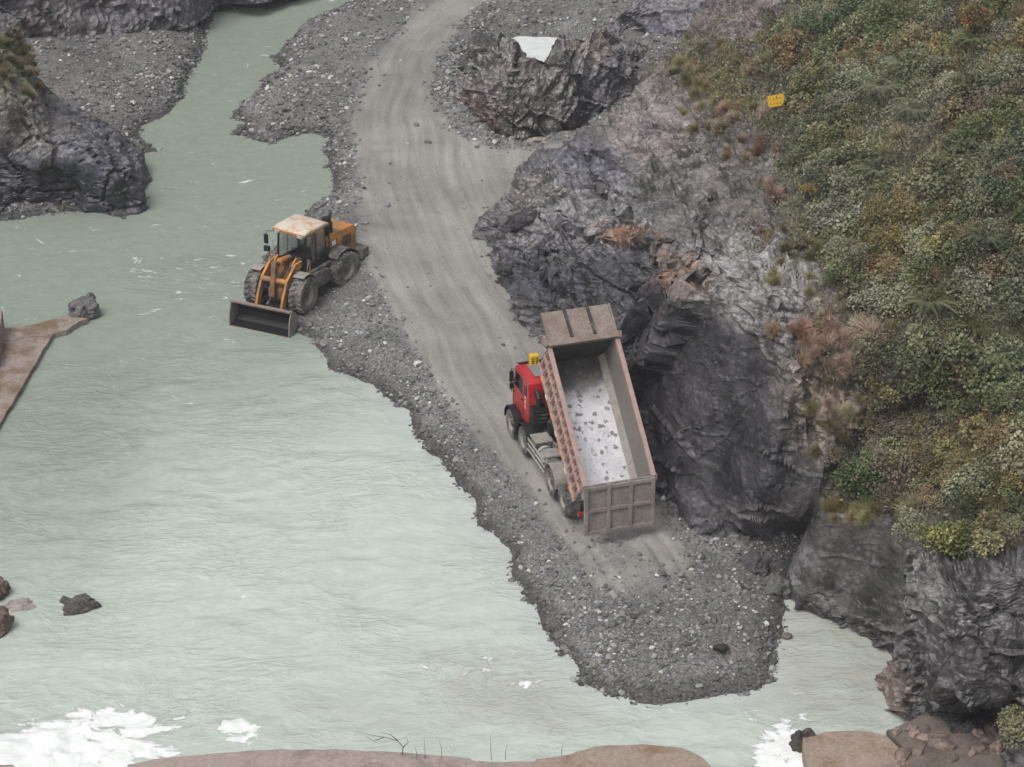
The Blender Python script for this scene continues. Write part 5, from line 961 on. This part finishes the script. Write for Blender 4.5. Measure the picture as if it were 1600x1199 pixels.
for _ in range(46):
    x, y = rv.uniform(-10, 58), 0; y = 50 + rv.uniform(-15, 70) + max(0, x - 10) * .9; k = near_px(x, y, LR); o = bpy.data.objects.new('grass_tuft', TG[int(rv.integers(0, 3))]); place(o, LP[k], (-.2, -.3, .8), rv.uniform(.45, .9), rv, .05, .5); tag(link(o), 'mossy green grass tuft on top of the dark headland', 'grass tuft', 'grass tufts of the headland')
# shrubs that stand out, with foliage and stem of their own
def special(name, px_, cols, rad, n, lobes, ls, label, seed, sink=.15):
    k = near_px(*px_); r = np.random.default_rng(seed); o = empty(name, tuple(Pf[k] - np.array([0, 0, sink]))); V, F, cc = leaves(n, (0, 0, rad[2] * .35), rad, lobes, ls, cols, r); me = np_mesh('foliage', V, F, M['leaf']); attr(me, 'Col', cc, 'COL'); link(bpy.data.objects.new('foliage', me), o)
    sv, sf = stems(rad, r, 8); me = bpy.data.meshes.new('stem'); me.from_pydata(sv.tolist(), [], sf); me.materials.append(twig); so_ = bpy.data.objects.new('stem', me); link(so_, o); tag(o, label, 'shrub')
special('green_shrub', (1345, 770), BRIGHT, (1.25, 1.0, 1.15), 3600, 14, .11, 'bright green bushy shrub on the ledge above the smooth cut wall', 1001)
special('green_shrub', (1500, 860), ((.16, .19, .06), (.12, .16, .06), (.2, .21, .08)), (1.7, 1.0, 1.0), 4200, 16, .10, 'yellow green shrub overhanging the broken rock face', 1002)
special('yellow_shrub', (1520, 60), YEL, (.8, .8, .9), 1300, 8, .09, 'golden yellow leaved shrub high in the green scrub', 1003, -.35)
special('yellow_shrub', (1262, 318), ((.30, .30, .03), (.25, .25, .04)), (.42, .42, .4), 500, 5, .08, 'small lime yellow shrub at the left scrub margin', 1004, -.25)
special('slope_shrub', (1590, 1150), GREEN, (.8, .8, .8), 1800, 8, .09, 'green shrub beside the dark cave at the slope foot', 1005)
special('sapling', (848, 98), DARKG, (.45, .45, .6), 500, 6, .08, 'small dark sapling in the notch of the rock outcrop', 1006) if False else None
# ferns
def fern(px_, label, seed, n=11, ln=1.15):
    k = near_px(*px_); r = np.random.default_rng(seed); o = empty('fern', tuple(Pf[k] + np.array([0, -.2, .25]))); tag(o, label, 'fern', None)
    for q in range(n):
        a = q * math.tau / n + r.uniform(-.2, .2); d = np.array([math.cos(a), math.sin(a) * .9 - .25, 0]); d /= np.linalg.norm(d); sd = np.array([-d[1], d[0], 0]); L_ = ln * r.uniform(.75, 1.15); V = []; F = []; Cc = []
        for j in range(18):
            t = .1 + .9 * j / 17; c0 = d * L_ * t * .9 + np.array([0, 0, L_ * (.95 * t - .95 * t * t)]) + np.array([0, 0, .1]); ww = .26 * math.sin(math.pi * min(1, t * .95 + .08))**.7
            for s_ in (-1, 1):
                b = len(V); e = sd * s_ * ww + d * .09 - np.array([0, 0, .05]); f_ = d * .022; V += [c0 - f_, c0 + e * .5 - f_ * 1.3, c0 + e, c0 + e * .5 + f_ * 1.3, c0 + f_]; F.append((b, b + 1, b + 2, b + 3)); F.append((b, b + 3, b + 4, b + 4)) if False else None; Cc += [np.array((.135, .17, .085)) * (.8 + .5 * t)] * 5
        me = np_mesh('frond', np.array(V), F, M['leaf']); attr(me, 'Col', np.array(Cc), 'COL'); link(bpy.data.objects.new('frond', me), o)
fern((1378, 150), 'large green fern with drooping fronds above the cliff scrub', 1101, 13, 1.7); fern((1425, 185), 'green fern just downhill of the large fern', 1102, 12, 1.5); fern((1410, 110), 'smaller fern behind the large fern in the scrub', 1103, 11, 1.2)
for k_ in range(5):
    fern((rv.uniform(1290, 1590), rv.uniform(60, 720)), 'pale green fern half hidden in the slope scrub', 1110 + k_, 10, 1.2)
for o in bpy.data.objects:
    if o.get('label') == 'pale green fern half hidden in the slope scrub': o['group'] = 'ferns scattered in the slope scrub'
# yellow notice board
SIGN_S = .86
k = near_px(1208, 178); bp_ = Pf[k] + np.array([0, -.25, .1]); sg_ = empty('notice_sign', tuple(bp_), R(8)); sg_.scale = (SIGN_S,) * 3; tag(sg_, 'small yellow notice board leaning on a post in the scrub', 'sign')
MB().tube([(.05, .03, -.6), (.0, .03, .95)], .025, 6).build('post', M['brown'], sg_)
bd = MB().box(-.40, .40, -.015, .015, .42, .98, rot=(R(-14), R(-7), 0)).build('board', M['yellow'], sg_, .006)
for r_ in range(2):
    for q in range(4):
        x0 = -.29 + q * .16; z0 = .80 - r_ * .22; mk = MB()
        mk.box(x0 - .05, x0 + .05, -.022, -.018, z0 + .03, z0 + .045); mk.box(x0 - .05, x0 + .05, -.022, -.018, z0 - .03, z0 - .015); mk.box(x0 - .008 + .01 * (q % 2), x0 + .008 + .01 * (q % 2), -.0225, -.0175, z0 - .06, z0 + .07)
        m_ = Euler((R(-14), R(-7), 0)).to_matrix(); pv = Vector((0, 0, .70)); mk.v = [tuple(m_ @ (Vector(v) - pv) + pv) for v in mk.v]; mk.build('board_mark', M['brown'], bd)

# ------------------------------------------------------------------ thin valley haze
hz = bpy.data.materials.new('valley_haze'); hz.use_nodes = True; hn = hz.node_tree; hn.nodes.remove(hn.nodes['Principled BSDF']); pv_ = hn.nodes.new('ShaderNodeVolumePrincipled')
pv_.inputs['Color'].default_value = (.93, .95, 1, 1); pv_.inputs['Density'].default_value = 0.0005; pv_.inputs['Anisotropy'].default_value = 0.2; hn.links.new(pv_.outputs[0], hn.nodes['Material Output'].inputs['Volume'])
tag(MB().box(-420, 420, -220, 520, -4, 150).build('haze', hz), 'thin pale haze filling the river gorge', 'haze', kind='stuff')
